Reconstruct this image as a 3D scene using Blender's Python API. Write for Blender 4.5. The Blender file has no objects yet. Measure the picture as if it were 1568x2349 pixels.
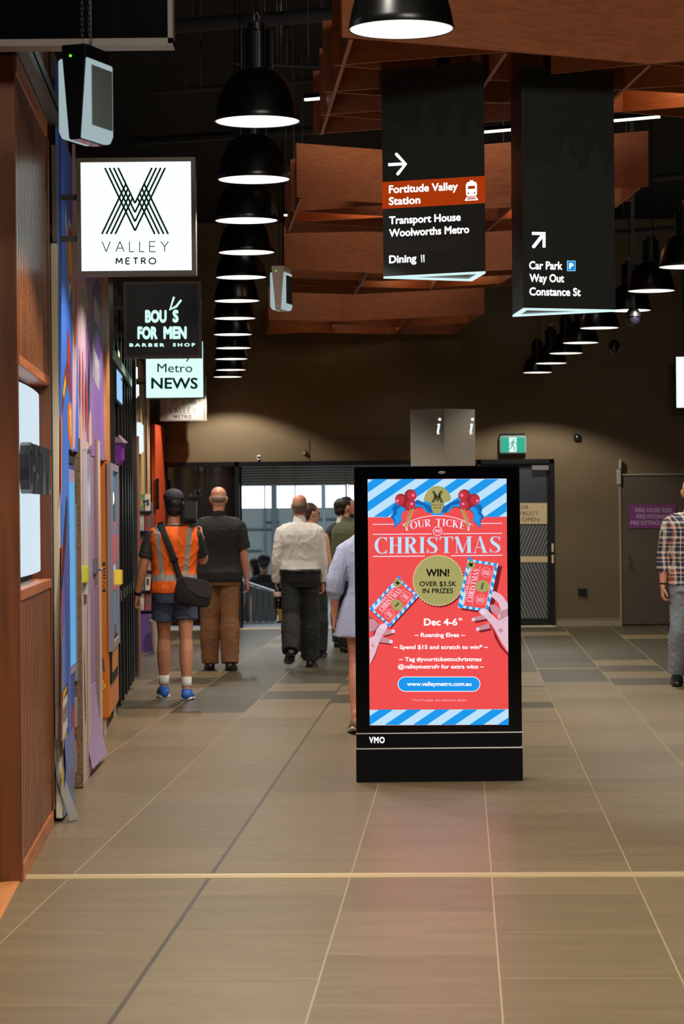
import bpy, bmesh, math, random
from mathutils import Vector, Matrix, noise
from mathutils.geometry import tessellate_polygon
random.seed(7)
C = bpy.context.scene.collection
SC = bpy.context.scene
# ---------------------------------------------------------------- camera, world, exposure
F = 5800.0; CW, CH = 1568, 2349; EYE = 1.58; ROLL = 0.0095; HOR = 6.0
cam_d = bpy.data.cameras.new('camera'); cam = bpy.data.objects.new('camera', cam_d); C.objects.link(cam)
cam_d.sensor_fit = 'VERTICAL'; cam_d.sensor_height = 36.0; cam_d.lens = 36.0 * F / CH
cam_d.shift_y = -HOR / CH
cam_d.clip_end = 200; cam_d.clip_start = 0.1
cam.matrix_world = Matrix.Translation((0, 0, EYE)) @ Matrix.Rotation(math.pi / 2, 4, 'X') @ Matrix.Rotation(-ROLL, 4, 'Z')
cam_d.dof.use_dof = True; cam_d.dof.focus_distance = 14.2; cam_d.dof.aperture_fstop = 7.0
SC.camera = cam
SC.view_settings.view_transform = 'Standard'; SC.view_settings.look = 'None'
SC.view_settings.exposure = 0.0; SC.view_settings.gamma = 1.0; SC.view_settings.use_curve_mapping = False
SC.cycles.use_denoising = True
SC.cycles.max_bounces = 6; SC.cycles.diffuse_bounces = 3; SC.cycles.glossy_bounces = 3
SC.cycles.sample_clamp_indirect = 4.0
SC.cycles.caustics_reflective = False; SC.cycles.caustics_refractive = False
world = bpy.data.worlds.new('daylight'); SC.world = world; world.use_nodes = True
bgn = world.node_tree.nodes['Background']; bgn.inputs[0].default_value = (0.86, 0.95, 1.0, 1); bgn.inputs[1].default_value = 2.2

FILL_W = 430.0
LAMP_W = 132.0       # each pendant
def light(kind, name, loc, energy, color=(1, 1, 1), size=0.1, target=None, spot=None, blend=0.5, size_y=None):
    d = bpy.data.lights.new(name, kind); d.energy = energy; d.color = color
    if kind == 'AREA':
        d.size = size
        if size_y: d.shape = 'RECTANGLE'; d.size_y = size_y
    else:
        d.shadow_soft_size = size
    if kind == 'SPOT': d.spot_size = math.radians(spot); d.spot_blend = blend
    o = bpy.data.objects.new(name, d); C.objects.link(o); o.location = loc
    if target is not None:
        o.rotation_euler = (Vector(target) - Vector(loc)).to_track_quat('-Z', 'Y').to_euler()
    return o
WARM = (1.0, 0.93, 0.83)

light('AREA', 'added fill lamp', (2.5, 0.6, 4.9), FILL_W, (1.0, 0.93, 0.83), 4.0, (1.5, 16, 3.2), size_y=0.8)  # unseen fill lamp, added to brighten the rafts and people's backs

# ---------------------------------------------------------------- pixels to places
def uv(px, py):
    dx, dy = px - 784.0, py - 1174.5
    return dx - ROLL * dy, dy + ROLL * dx + HOR
def P(px, py, Z):
    u, v = uv(px, py); return Vector((u * Z / F, Z, EYE - v * Z / F))
def PF(px, py, z=0.0):                      # where the ray meets the level z
    u, v = uv(px, py); Z = (EYE - z) * F / v
    return Vector((u * Z / F, Z, z))
# the shop line on the left, a vertical plane running almost away from us
C0, M = -0.872, -0.0469
def W(Z, o, z): return Vector((C0 + M * Z + o, Z, z))
def ZW(px, o, py=1174.5): return (C0 + o) / ((px - 784.0 - ROLL * (py - 1174.5)) / F - M)

# ---------------------------------------------------------------- materials
def lin(c):
    return tuple(((x / 255.0) / 12.92 if x / 255.0 <= 0.04045 else ((x / 255.0 + 0.055) / 1.055) ** 2.4) for x in c[:3])
MATS = {}
def mat(name, rgb, rough=0.5, metal=0.0, emit=0.0, spec=0.5, var=0.0, vscale=6.0, bump=0.0, bscale=60.0, coat=0.0, stretch=None, trans=0.0, alpha=1.0):
    if name in MATS: return MATS[name]
    m = bpy.data.materials.new(name); m.use_nodes = True; nt = m.node_tree; b = nt.nodes['Principled BSDF']
    col = lin(rgb)
    b.inputs['Base Color'].default_value = (*col, 1)
    b.inputs['Roughness'].default_value = rough; b.inputs['Metallic'].default_value = metal
    b.inputs['Specular IOR Level'].default_value = spec
    b.inputs['Coat Weight'].default_value = coat
    b.inputs['Transmission Weight'].default_value = trans
    b.inputs['Alpha'].default_value = alpha
    if emit:
        b.inputs['Emission Color'].default_value = (*col, 1); b.inputs['Emission Strength'].default_value = emit
        b.inputs['Base Color'].default_value = (0.004, 0.004, 0.004, 1); b.inputs['Specular IOR Level'].default_value = 0.05
    if var or bump:
        tc = nt.nodes.new('ShaderNodeTexCoord'); mp = nt.nodes.new('ShaderNodeMapping')
        nt.links.new(tc.outputs['Object'], mp.inputs[0])
        if stretch: mp.inputs['Scale'].default_value = stretch
        if var:
            n = nt.nodes.new('ShaderNodeTexNoise'); n.inputs['Scale'].default_value = vscale; n.inputs['Detail'].default_value = 5
            nt.links.new(mp.outputs[0], n.inputs['Vector'])
            r = nt.nodes.new('ShaderNodeValToRGB')
            r.color_ramp.elements[0].position = 0.3; r.color_ramp.elements[1].position = 0.7
            r.color_ramp.elements[0].color = (*[max(0, x * (1 - var)) for x in col], 1)
            r.color_ramp.elements[1].color = (*[min(1, x * (1 + var)) for x in col], 1)
            nt.links.new(n.outputs['Fac'], r.inputs[0]); nt.links.new(r.outputs[0], b.inputs['Base Color'])
        if bump:
            n2 = nt.nodes.new('ShaderNodeTexNoise'); n2.inputs['Scale'].default_value = bscale
            nt.links.new(mp.outputs[0], n2.inputs['Vector'])
            bn = nt.nodes.new('ShaderNodeBump'); bn.inputs['Strength'].default_value = bump; bn.inputs['Distance'].default_value = 0.01
            nt.links.new(n2.outputs['Fac'], bn.inputs['Height']); nt.links.new(bn.outputs[0], b.inputs['Normal'])
    MATS[name] = m
    return m
def wood(name, rgb, grain='Z', rough=0.45, dark=0.55):
    if name in MATS: return MATS[name]
    m = bpy.data.materials.new(name); m.use_nodes = True; nt = m.node_tree; b = nt.nodes['Principled BSDF']
    col = lin(rgb); L = nt.links.new
    tc = nt.nodes.new('ShaderNodeTexCoord'); mp = nt.nodes.new('ShaderNodeMapping')
    mp.inputs['Scale'].default_value = {'Z': (14, 14, 0.9), 'X': (1.1, 14, 46), 'Y': (14, 0.9, 16)}[grain]
    L(tc.outputs['Object'], mp.inputs[0])
    n = nt.nodes.new('ShaderNodeTexNoise'); n.inputs['Scale'].default_value = 1.3; n.inputs['Detail'].default_value = 8; n.inputs['Distortion'].default_value = 0.7
    L(mp.outputs[0], n.inputs['Vector'])
    r = nt.nodes.new('ShaderNodeValToRGB'); e = r.color_ramp.elements
    e[0].position = 0.28; e[0].color = (*[x * dark for x in col], 1)
    e[1].position = 0.75; e[1].color = (*[min(1, x * 1.25) for x in col], 1)
    k = e.new(0.5); k.color = (*col, 1)
    L(n.outputs['Fac'], r.inputs[0]); L(r.outputs[0], b.inputs['Base Color'])
    b.inputs['Roughness'].default_value = rough
    MATS[name] = m
    return m
def emis(name, rgb, s=1.0): return mat('glow ' + name, rgb, emit=s, rough=0.4)

# ---------------------------------------------------------------- objects
def tag(o, label=None, cat=None, group=None, kind=None):
    if label: o['label'] = label
    if cat: o['category'] = cat
    if group: o['group'] = group
    if kind: o['kind'] = kind
    return o
def thing(name, label, cat, loc, group=None, rotz=0.0):
    o = bpy.data.objects.new(name, None); C.objects.link(o); o.location = loc; o.rotation_euler = (0, 0, rotz)
    o.empty_display_size = 0.1
    return tag(o, label, cat, group)
def mesh_obj(name, me, parent=None, loc=None):
    o = bpy.data.objects.new(name, me); C.objects.link(o)
    if parent is not None: o.parent = parent
    if loc is not None: o.location = loc
    return o
def copy_tree(o, parent=None):
    c = o.copy(); C.objects.link(c)
    if parent is not None: c.parent = parent
    for ch in o.children: copy_tree(ch, c)
    return c
class MB:
    def __init__(s): s.v = []; s.f = []; s.m = []
    def add(s, vs, fs, mi=0):
        b = len(s.v); s.v += [Vector(p) for p in vs]
        for f in fs: s.f.append([b + i for i in f]); s.m.append(mi)
        return s
    def hexa(s, p, mi=0):       # 4 bottom then 4 top
        return s.add(p, [(3, 2, 1, 0), (4, 5, 6, 7), (0, 1, 5, 4), (1, 2, 6, 5), (2, 3, 7, 6), (3, 0, 4, 7)], mi)
    def box(s, a, b, mi=0):
        (x0, y0, z0), (x1, y1, z1) = a, b
        return s.hexa([(x0, y0, z0), (x1, y0, z0), (x1, y1, z0), (x0, y1, z0), (x0, y0, z1), (x1, y0, z1), (x1, y1, z1), (x0, y1, z1)], mi)
    def wbox(s, Z0, Z1, o0, o1, z0, z1, mi=0):
        return s.hexa([W(Z0, o0, z0), W(Z0, o1, z0), W(Z1, o1, z0), W(Z1, o0, z0), W(Z0, o0, z1), W(Z0, o1, z1), W(Z1, o1, z1), W(Z1, o0, z1)], mi)
    def board(s, a, b, z0, z1, t, mi=0):
        d = Vector((b[0] - a[0], b[1] - a[1], 0)).normalized(); n = Vector((-d.y, d.x, 0)) * t / 2
        A, B = Vector((a[0], a[1], 0)), Vector((b[0], b[1], 0))
        q = [A - n, B - n, B + n, A + n]
        return s.hexa([(p.x, p.y, z0) for p in q] + [(p.x, p.y, z1) for p in q], mi)
    def prism(s, poly, z0, z1, mi=0):           # plan polygon
        n = len(poly); vs = [(p[0], p[1], z0) for p in poly] + [(p[0], p[1], z1) for p in poly]
        fs = [tuple(range(n - 1, -1, -1)), tuple(range(n, 2 * n))] + [(i, (i + 1) % n, n + (i + 1) % n, n + i) for i in range(n)]
        return s.add(vs, fs, mi)
    def beam(s, a, b, w, h=None, up=(0, 0, 1), mi=0):
        a, b = Vector(a), Vector(b); h = h or w; d = (b - a).normalized(); up = Vector(up)
        if abs(d.dot(up)) > 0.98: up = Vector((0, 1, 0))
        sx = d.cross(up).normalized() * w / 2; sy = sx.cross(d).normalized() * h / 2
        q = [-sx - sy, sx - sy, sx + sy, -sx + sy]
        return s.hexa([a + k for k in q] + [b + k for k in q], mi)
    def lathe(s, prof, c=(0, 0, 0), seg=32, mi=0, closed=True):
        c = Vector(c); vs = []; fs = []
        for r, z in prof:
            for k in range(seg):
                t = 2 * math.pi * k / seg; vs.append(c + Vector((r * math.cos(t), r * math.sin(t), z)))
        for i in range(len(prof) - 1):
            for k in range(seg):
                fs.append((i * seg + k, i * seg + (k + 1) % seg, (i + 1) * seg + (k + 1) % seg, (i + 1) * seg + k))
        if closed:
            fs.append(tuple(range(seg - 1, -1, -1))); fs.append(tuple((len(prof) - 1) * seg + k for k in range(seg)))
        return s.add(vs, fs, mi)
    def ball(s, c, r, seg=16, rings=10, mi=0, rot=None):
        c = Vector(c); r = (r, r, r) if not hasattr(r, '__len__') else r
        vs = []; fs = []
        for i in range(rings + 1):
            a = math.pi * i / rings
            for k in range(seg):
                t = 2 * math.pi * k / seg
                p = Vector((r[0] * math.sin(a) * math.cos(t), r[1] * math.sin(a) * math.sin(t), -r[2] * math.cos(a)))
                if rot: p = rot @ p
                vs.append(c + p)
        for i in range(rings):
            for k in range(seg):
                fs.append((i * seg + k, i * seg + (k + 1) % seg, (i + 1) * seg + (k + 1) % seg, (i + 1) * seg + k))
        return s.add(vs, fs, mi)
    def rings(s, rl, mi=0):
        n = len(rl[0]); vs = [p for r in rl for p in r]; fs = []
        for i in range(len(rl) - 1):
            for k in range(n): fs.append((i * n + k, i * n + (k + 1) % n, (i + 1) * n + (k + 1) % n, (i + 1) * n + k))
        fs.append(tuple(range(n - 1, -1, -1))); fs.append(tuple((len(rl) - 1) * n + k for k in range(n)))
        return s.add(vs, fs, mi)
    def tube(s, pts, rad, seg=12, ref=(1, 0, 0), round_caps=True, mi=0, flat_end=False):
        pts = [Vector(p) for p in pts]; rad = [(r, r) if not hasattr(r, '__len__') else r for r in rad]
        if round_caps:
            d0 = (pts[0] - pts[1]).normalized(); d1 = (pts[-1] - pts[-2]).normalized()
            a, b = rad[0], rad[-1]; ma, mb_ = min(a), min(b)
            pre = [(pts[0] + d0 * ma * math.sin(t), (a[0] * math.cos(t), a[1] * math.cos(t))) for t in (1.45, 0.9, 0.45)]
            post = [(pts[-1] + d1 * mb_ * math.sin(t), (b[0] * math.cos(t), b[1] * math.cos(t))) for t in (0.45, 0.9, 1.45)]
            if flat_end: post = []
            pts = [p for p, _ in pre] + pts + [p for p, _ in post]; rad = [r for _, r in pre] + rad + [r for _, r in post]
        ref = Vector(ref); rl = []
        for i, p in enumerate(pts):
            d = (pts[min(i + 1, len(pts) - 1)] - pts[max(i - 1, 0)]).normalized()
            sx = ref - d * ref.dot(d)
            if sx.length < 0.05: sx = Vector((0, 1, 0.01)) - d * d.y
            sx.normalize(); sy = d.cross(sx)
            rl.append([p + sx * rad[i][0] * math.cos(2 * math.pi * k / seg) + sy * rad[i][1] * math.sin(2 * math.pi * k / seg) for k in range(seg)])
        return s.rings(rl, mi)
    def mesh(s, name, mats, smooth=False, off=(0, 0, 0), bevel=0.0, bseg=2):
        off = Vector(off); me = bpy.data.meshes.new(name)
        me.from_pydata([tuple(p - off) for p in s.v], [], s.f)
        mats = mats if isinstance(mats, (list, tuple)) else [mats]
        for m in mats: me.materials.append(m)
        if len(mats) > 1: me.polygons.foreach_set('material_index', s.m)
        bm = bmesh.new(); bm.from_mesh(me)
        bmesh.ops.recalc_face_normals(bm, faces=bm.faces)
        if bevel:
            ed = [e for e in bm.edges if len(e.link_faces) == 2 and e.calc_face_angle(0) > 0.6]
            bmesh.ops.bevel(bm, geom=ed, offset=bevel, segments=bseg, affect='EDGES', clamp_overlap=True)
        bm.to_mesh(me); bm.free()
        if smooth:
            me.polygons.foreach_set('use_smooth', [True] * len(me.polygons))
            if smooth != 'all' and hasattr(me, 'set_sharp_from_angle'): me.set_sharp_from_angle(angle=0.7)
        me.update()
        return me
    def build(s, name, mats, parent=None, smooth=False, origin=None, bevel=0.0, local=False):
        off = (0, 0, 0) if local else (parent.matrix_world_off if hasattr(parent, 'matrix_world_off') else None)
        if off is None:
            off = Vector((0, 0, 0)); p = parent
            while p is not None: off = off + Vector(p.location); p = p.parent
            if parent is None and origin is not None: off = Vector(origin)
        me = s.mesh(name, mats, smooth, off, bevel)
        o = mesh_obj(name, me, parent)
        if parent is None: o.location = off
        return o
def struct(name, mb, m, **k):
    o = mb.build(name, m, **k)
    if o.parent is None: o['kind'] = 'structure'
    return o

# ---------------------------------------------------------------- lettering and flat artwork
_tc = {}
WORK = bpy.data.scenes.new('workshop')          # meshes are worked out here, away from the big scene
def evaluated(ob):
    WORK.collection.objects.link(ob); WORK.view_layers[0].update(); dg = WORK.view_layers[0].depsgraph; dg.update()
    me = bpy.data.meshes.new_from_object(ob.evaluated_get(dg)); WORK.collection.objects.unlink(ob)
    return me
def glyphs(s, bold=0.0, spacing=1.0):
    key = (s, bold, spacing)
    if key in _tc: return _tc[key]
    cu = bpy.data.curves.new('lettering', 'FONT'); cu.body = s; cu.offset = bold; cu.resolution_u = 3; cu.space_character = spacing
    ob = bpy.data.objects.new('lettering', cu); me = evaluated(ob)
    vs = [(v.co.x, v.co.y) for v in me.vertices]; fs = [tuple(p.vertices) for p in me.polygons]
    bpy.data.objects.remove(ob); bpy.data.curves.remove(cu); bpy.data.meshes.remove(me)
    _tc[key] = (vs, fs)
    return vs, fs
def cap_h(bold):
    ys = [y for _, y in glyphs('H', bold)[0]]; return min(ys), max(ys)
class Art:
    """flat coloured shapes, layer on layer, given in any 2-D coordinates mapped by fn(x, y) -> (a, b)"""
    def __init__(s, fn): s.fn = fn; s.v = []; s.f = []; s.m = []; s.mats = []
    def mi(s, m):
        if m not in s.mats: s.mats.append(m)
        return s.mats.index(m)
    def faces(s, pts, fs, m, layer):
        b = len(s.v); s.v += [(*s.fn(x, y), layer) for x, y in pts]; k = s.mi(m)
        for f in fs: s.f.append([b + i for i in f]); s.m.append(k)
    def poly(s, pts, m, layer=1):
        tri = tessellate_polygon([[Vector((x, y, 0)) for x, y in pts]])
        s.faces(pts, tri, m, layer)
    def rect(s, x0, y0, x1, y1, m, layer=1): s.faces([(x0, y0), (x1, y0), (x1, y1), (x0, y1)], [(0, 1, 2, 3)], m, layer)
    def disc(s, cx, cy, r, m, layer=1, n=28, ry=None): s.poly([(cx + r * math.cos(2 * math.pi * k / n), cy + (ry or r) * math.sin(2 * math.pi * k / n)) for k in range(n)], m, layer)
    def ring(s, cx, cy, r, w, m, layer=1, n=36):
        a = [(cx + r * math.cos(2 * math.pi * k / n), cy + r * math.sin(2 * math.pi * k / n)) for k in range(n)]
        b = [(cx + (r - w) * math.cos(2 * math.pi * k / n), cy + (r - w) * math.sin(2 * math.pi * k / n)) for k in range(n)]
        s.faces(a + b, [(k, (k + 1) % n, n + (k + 1) % n, n + k) for k in range(n)], m, layer)
    def stroke(s, pts, w, m, layer=1, tf=None):
        ws = w if hasattr(w, '__len__') else [w] * len(pts)
        L, R = [], []
        for i, p in enumerate(pts):
            a = pts[max(i - 1, 0)]; b = pts[min(i + 1, len(pts) - 1)]
            dx, dy = b[0] - a[0], b[1] - a[1]; l = math.hypot(dx, dy) or 1
            nx, ny = -dy / l * ws[i] / 2, dx / l * ws[i] / 2
            L.append((p[0] + nx, p[1] + ny)); R.append((p[0] - nx, p[1] - ny))
        n = len(pts); q = L + R
        if tf: q = [tf(x, y) for x, y in q]
        s.faces(q, [(i, i + 1, n + i + 1, n + i) for i in range(n - 1)], m, layer)
    def text(s, t, x0, x1, yb, cap, m, layer=2, bold=0.0, slope=0.0, spacing=1.0, tf=None):
        """fitted between x0 and x1 on the base line yb, capitals cap tall (y grows downward)"""
        vs, fs = glyphs(t, 0.0, spacing); lo, hi = cap_h(0.0); lo -= bold; hi += bold
        mn = min(x for x, _ in vs) - bold; mx = max(x for x, _ in vs) + bold; sx = (x1 - x0) / (mx - mn); sy = cap / (hi - lo)
        for k in range(8 if bold else 1):       # heavier letters: the same outline swept round a small circle
            ox, oy = (bold * math.cos(k * math.pi / 4), bold * math.sin(k * math.pi / 4)) if bold else (0, 0)
            q = [(x0 + (x + ox - mn) * sx, yb - (y + oy - lo) * sy + slope * (x + ox - mn) * sx) for x, y in vs]
            if tf: q = [tf(x, y) for x, y in q]
            s.faces(q, fs, m, layer + 0.06 * k)
    def build(s, name, place, parent=None, step=0.0008, origin=None):
        """place(a, b, h) -> world point, h the height above the sheet"""
        me = bpy.data.meshes.new(name); off = Vector((0, 0, 0)); p = parent
        while p is not None: off = off + Vector(p.location); p = p.parent
        if parent is None and origin is not None: off = Vector(origin)
        me.from_pydata([tuple(place(a, b, l * step) - off) for a, b, l in s.v], [], s.f)
        for m in s.mats: me.materials.append(m)
        me.polygons.foreach_set('material_index', s.m); me.update()
        o = mesh_obj(name, me, parent)
        if parent is None: o.location = off
        return o
def pane(origin, ax):
    """vertical plane through origin along ax: returns fn(px,py)->(a,z) and place(a,z,h) with h towards the camera"""
    O = Vector(origin); A = Vector((ax[0], ax[1], 0)).normalized(); N = Vector((A.y, -A.x, 0))
    if N.y > 0: N = -N
    def fn(px, py):
        u, v = uv(px, py); d = Vector((u / F, 1.0, 0)); t = O.xy.to_3d().dot(N) / d.dot(N)
        p = d * t; return (p - O.xy.to_3d()).dot(A), EYE - v * t / F
    def place(a, z, h): return Vector((O.x, O.y, 0)) + A * a + N * h + Vector((0, 0, z))
    return fn, place
def flat(Z): return pane((0, Z, 0), (1, 0))
def wallpane(o):
    fn, place = pane((C0 + o, 0, 0), (M, 1)); A = Vector((M, 1, 0)).normalized(); N = Vector((1, -M, 0)).normalized(); O = Vector((C0 + o, 0, 0))
    def fn2(px, py):
        u, v = uv(px, py); d = Vector((u / F, 1.0, 0)); t = O.dot(N) / d.dot(N); p = d * t
        return (p - O).dot(A), EYE - v * t / F
    def place2(a, z, h): return O + A * a + N * h + Vector((0, 0, z))
    return fn2, place2
# capitals with thick and thin strokes, unit height, y up
def serif(ch):
    T, t, h = 0.2, 0.035, 0.035; S = []
    def stem(x, w=T, y0=0, y1=1, foot=True, head=True):
        S.append(([(x, y0), (x, y1)], w))
        if foot: S.append(([(x - w / 2 - .07, y0 + h / 2), (x + w / 2 + .07, y0 + h / 2)], h))
        if head: S.append(([(x - w / 2 - .07, y1 - h / 2), (x + w / 2 + .07, y1 - h / 2)], h))
    def arc(cx, cy, rx, ry, a0, a1, wa, wb, n=16):   # thick at the sides, thin at top and bottom
        pts, ws = [], []
        for k in range(n + 1):
            a = math.radians(a0 + (a1 - a0) * k / n); pts.append((cx + rx * math.cos(a), cy + ry * math.sin(a))); ws.append(wb + (wa - wb) * abs(math.cos(a)) ** 1.5)
        S.append((pts, ws))
    if ch == 'I': stem(.17); w = .34
    elif ch == 'H': stem(.17); stem(.65); S.append(([(.17, .5), (.65, .5)], t)); w = .82
    elif ch == 'T':
        stem(.4, head=False); S.append(([(.0, .982), (.8, .982)], h))
        for x0, x1 in ((0.02, .1), (.78, .7)): S.append(([(x0, 1), (x0, .76)], [.05, .02])); S.append(([(x0, .97), (x1, .9)], [.1, .02]))
        w = .8
    elif ch == 'M':
        stem(.12, t); S.append(([(.1, 1), (.47, .02)], [.2, .16])); S.append(([(.46, .03), (.83, 1)], t)); stem(.86); w = 1.0
    elif ch == 'A':
        S.append(([(.1, 0), (.4, 1)], t)); S.append(([(.4, 1), (.7, 0)], [.12, .2])); S.append(([(.2, .33), (.6, .33)], t))
        S.append(([(0, .017), (.22, .017)], h)); S.append(([(.53, .017), (.88, .017)], h)); w = .88
    elif ch == 'R':
        stem(.17); arc(.3, .75, .3, .233, 90, -90, .19, t); S.append(([(.17, .982), (.32, .982)], t)); S.append(([(.17, .517), (.32, .517)], t))
        S.append(([(.36, .5), (.62, .03)], [.16, .22])); S.append(([(.55, .017), (.82, .017)], h)); w = .8
    elif ch == 'C':
        arc(.45, .5, .36, .485, 50, 310, .2, t, 24); S.append(([(.7, 1), (.7, .7)], [.07, .02])); S.append(([(.7, 0.0), (.7, .27)], [.05, .02])); w = .74
    elif ch == 'O': arc(.45, .5, .36, .485, 0, 360, .2, t, 30); w = .9
    elif ch == 'S':
        pts = [(.6, .8), (.5, .95), (.33, .98), (.16, .92), (.11, .77), (.2, .62), (.36, .5), (.53, .37), (.58, .22), (.5, .07), (.32, .02), (.15, .07), (.05, .24)]
        S.append((pts, [.03, .04, .04, .1, .17, .2, .21, .2, .17, .1, .04, .04, .03])); S.append(([(.62, 1), (.61, .72)], [.06, .02])); S.append(([(.05, .0), (.05, .3)], [.06, .02])); w = .68
    elif ch == 'Y':
        S.append(([(.14, 1), (.42, .45)], [.19, .19])); S.append(([(.42, .45), (.7, 1)], t)); stem(.42, y1=.5, head=False)
        S.append(([(0, .982), (.3, .982)], h)); S.append(([(.58, .982), (.82, .982)], h)); w = .82
    elif ch == 'U':
        stem(.15, foot=False, y0=.3); S.append(([(.66, .3), (.66, 1)], t)); S.append(([(.56, .982), (.76, .982)], h))
        arc(.4, .32, .255, .3, 180, 360, .12, .05); w = .76
    elif ch == 'K':
        stem(.17); S.append(([(.2, .4), (.66, 1)], t)); S.append(([(.34, .6), (.68, .02)], [.17, .21])); S.append(([(.56, .982), (.78, .982)], h)); S.append(([(.55, .017), (.86, .017)], h)); w = .84
    elif ch == 'E':
        stem(.17)
        for y, x in ((.982, .62), (.5, .5), (.017, .65)): S.append(([(.17, y), (x, y)], t)); S.append(([(x - .02, y - .1 if y > .3 else y), (x - .02, y + .1 if y < .9 else y)], .05))
        w = .68
    else: w = .4
    return S, w
def serif_text(art, t, x0, x1, yb, cap, m, layer=3, tf=None, gap=0.1):
    tot = sum(serif(c)[1] + gap for c in t) - gap; k = (x1 - x0) / tot; x = x0
    for c in t:
        S, w = serif(c)
        for pts, ws in S:
            ax = x
            f = (lambda a, b, ax=ax: (ax + a * k, yb - b * cap)) if tf is None else (lambda a, b, ax=ax: tf(ax + a * k, yb - b * cap))
            art.stroke(pts, ws, m, layer, tf=f)
        x += (w + gap) * k
# thin even-width capitals
LINE = {'V': [[(0, 1), (.35, 0), (.7, 1)]], 'A': [[(0, 0), (.36, 1), (.72, 0)], [(.13, .35), (.6, .35)]], 'L': [[(0, 1), (0, 0), (.4, 0)]],
        'E': [[(.5, 1), (0, 1), (0, 0), (.5, 0)], [(0, .52), (.45, .52)]], 'Y': [[(0, 1), (.32, .5), (.32, 0)], [(.64, 1), (.32, .5)]],
        'M': [[(0, 0), (.08, 1), (.42, .25), (.76, 1), (.84, 0)]], 'T': [[(0, 1), (.6, 1)], [(.3, 1), (.3, 0)]],
        'R': [[(0, 0), (0, 1), (.3, 1), (.46, .92), (.5, .75), (.46, .58), (.3, .5), (0, .5)], [(.28, .5), (.52, 0)]],
        'O': [[(.45 + .45 * math.cos(a * math.pi / 10), .5 + .5 * math.sin(a * math.pi / 10)) for a in range(21)]]}
def line_text(art, t, x0, x1, yb, cap, w, m, layer=2, tf=None, gap=0.45):
    wd = {c: max(x for s in LINE[c] for x, _ in s) for c in set(t)}
    tot = sum(wd[c] + gap for c in t) - gap; k = (x1 - x0) / tot; x = x0
    for c in t:
        for s in LINE[c]:
            for a, b in zip(s[:-1], s[1:]):
                q = [(x + a[0] * k, yb - a[1] * cap), (x + b[0] * k, yb - b[1] * cap)]
                art.stroke(q, w, m, layer, tf=tf)
        x += (wd[c] + gap) * k
def woven_mark(art, cx, top, h, m, layer=2, tf=None, w=None):
    """crossing letter mark made of parallel lines: cx, top and height in artwork units (y down)"""
    k = h / 550.0; w = w or 15 * k
    for sgn in (-1, 1):
        X = lambda x: cx + sgn * (x - 685) * k
        for i in range(4):
            x0 = 435 + 36.5 * i; yb = 1390 + (685 - x0) * 2.09
            art.stroke([(X(x0), top), (X(685), top + (yb - 1390) * k)], w, m, layer, tf=tf)
            xb = 410 + 37 * i; y = (1390 + (xb - 544.5) * 2.09 + 1940 + 0.0) / 2; x = xb + (1940 - y) / 2.09
            art.stroke([(X(xb), top + h), (X(x), top + (y - 1390) * k)], w, m, layer, tf=tf)
# ---------------------------------------------------------------- shared materials
BLACK = mat('black satin metal', (9, 9, 10), 0.45, spec=0.3)
GLOSSBLACK = mat('black gloss glass', (8, 8, 10), 0.12, coat=0.4)
DARK = mat('matt black paint', (8, 8, 9), 0.9)
STEEL = mat('brushed steel', (170, 172, 175), 0.35, 1.0)
DKSTEEL = mat('dark bronze metal', (95, 88, 82), 0.45, 0.7)
WHITEP = mat('white plastic', (225, 228, 226), 0.45)
BOARDW = wood('red brown veneer', (158, 92, 56), 'X', 0.5, 0.82)
TIMBER = wood('red timber', (112, 60, 27), 'Z', 0.4, 0.6)
ZEND = 33.6
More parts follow.
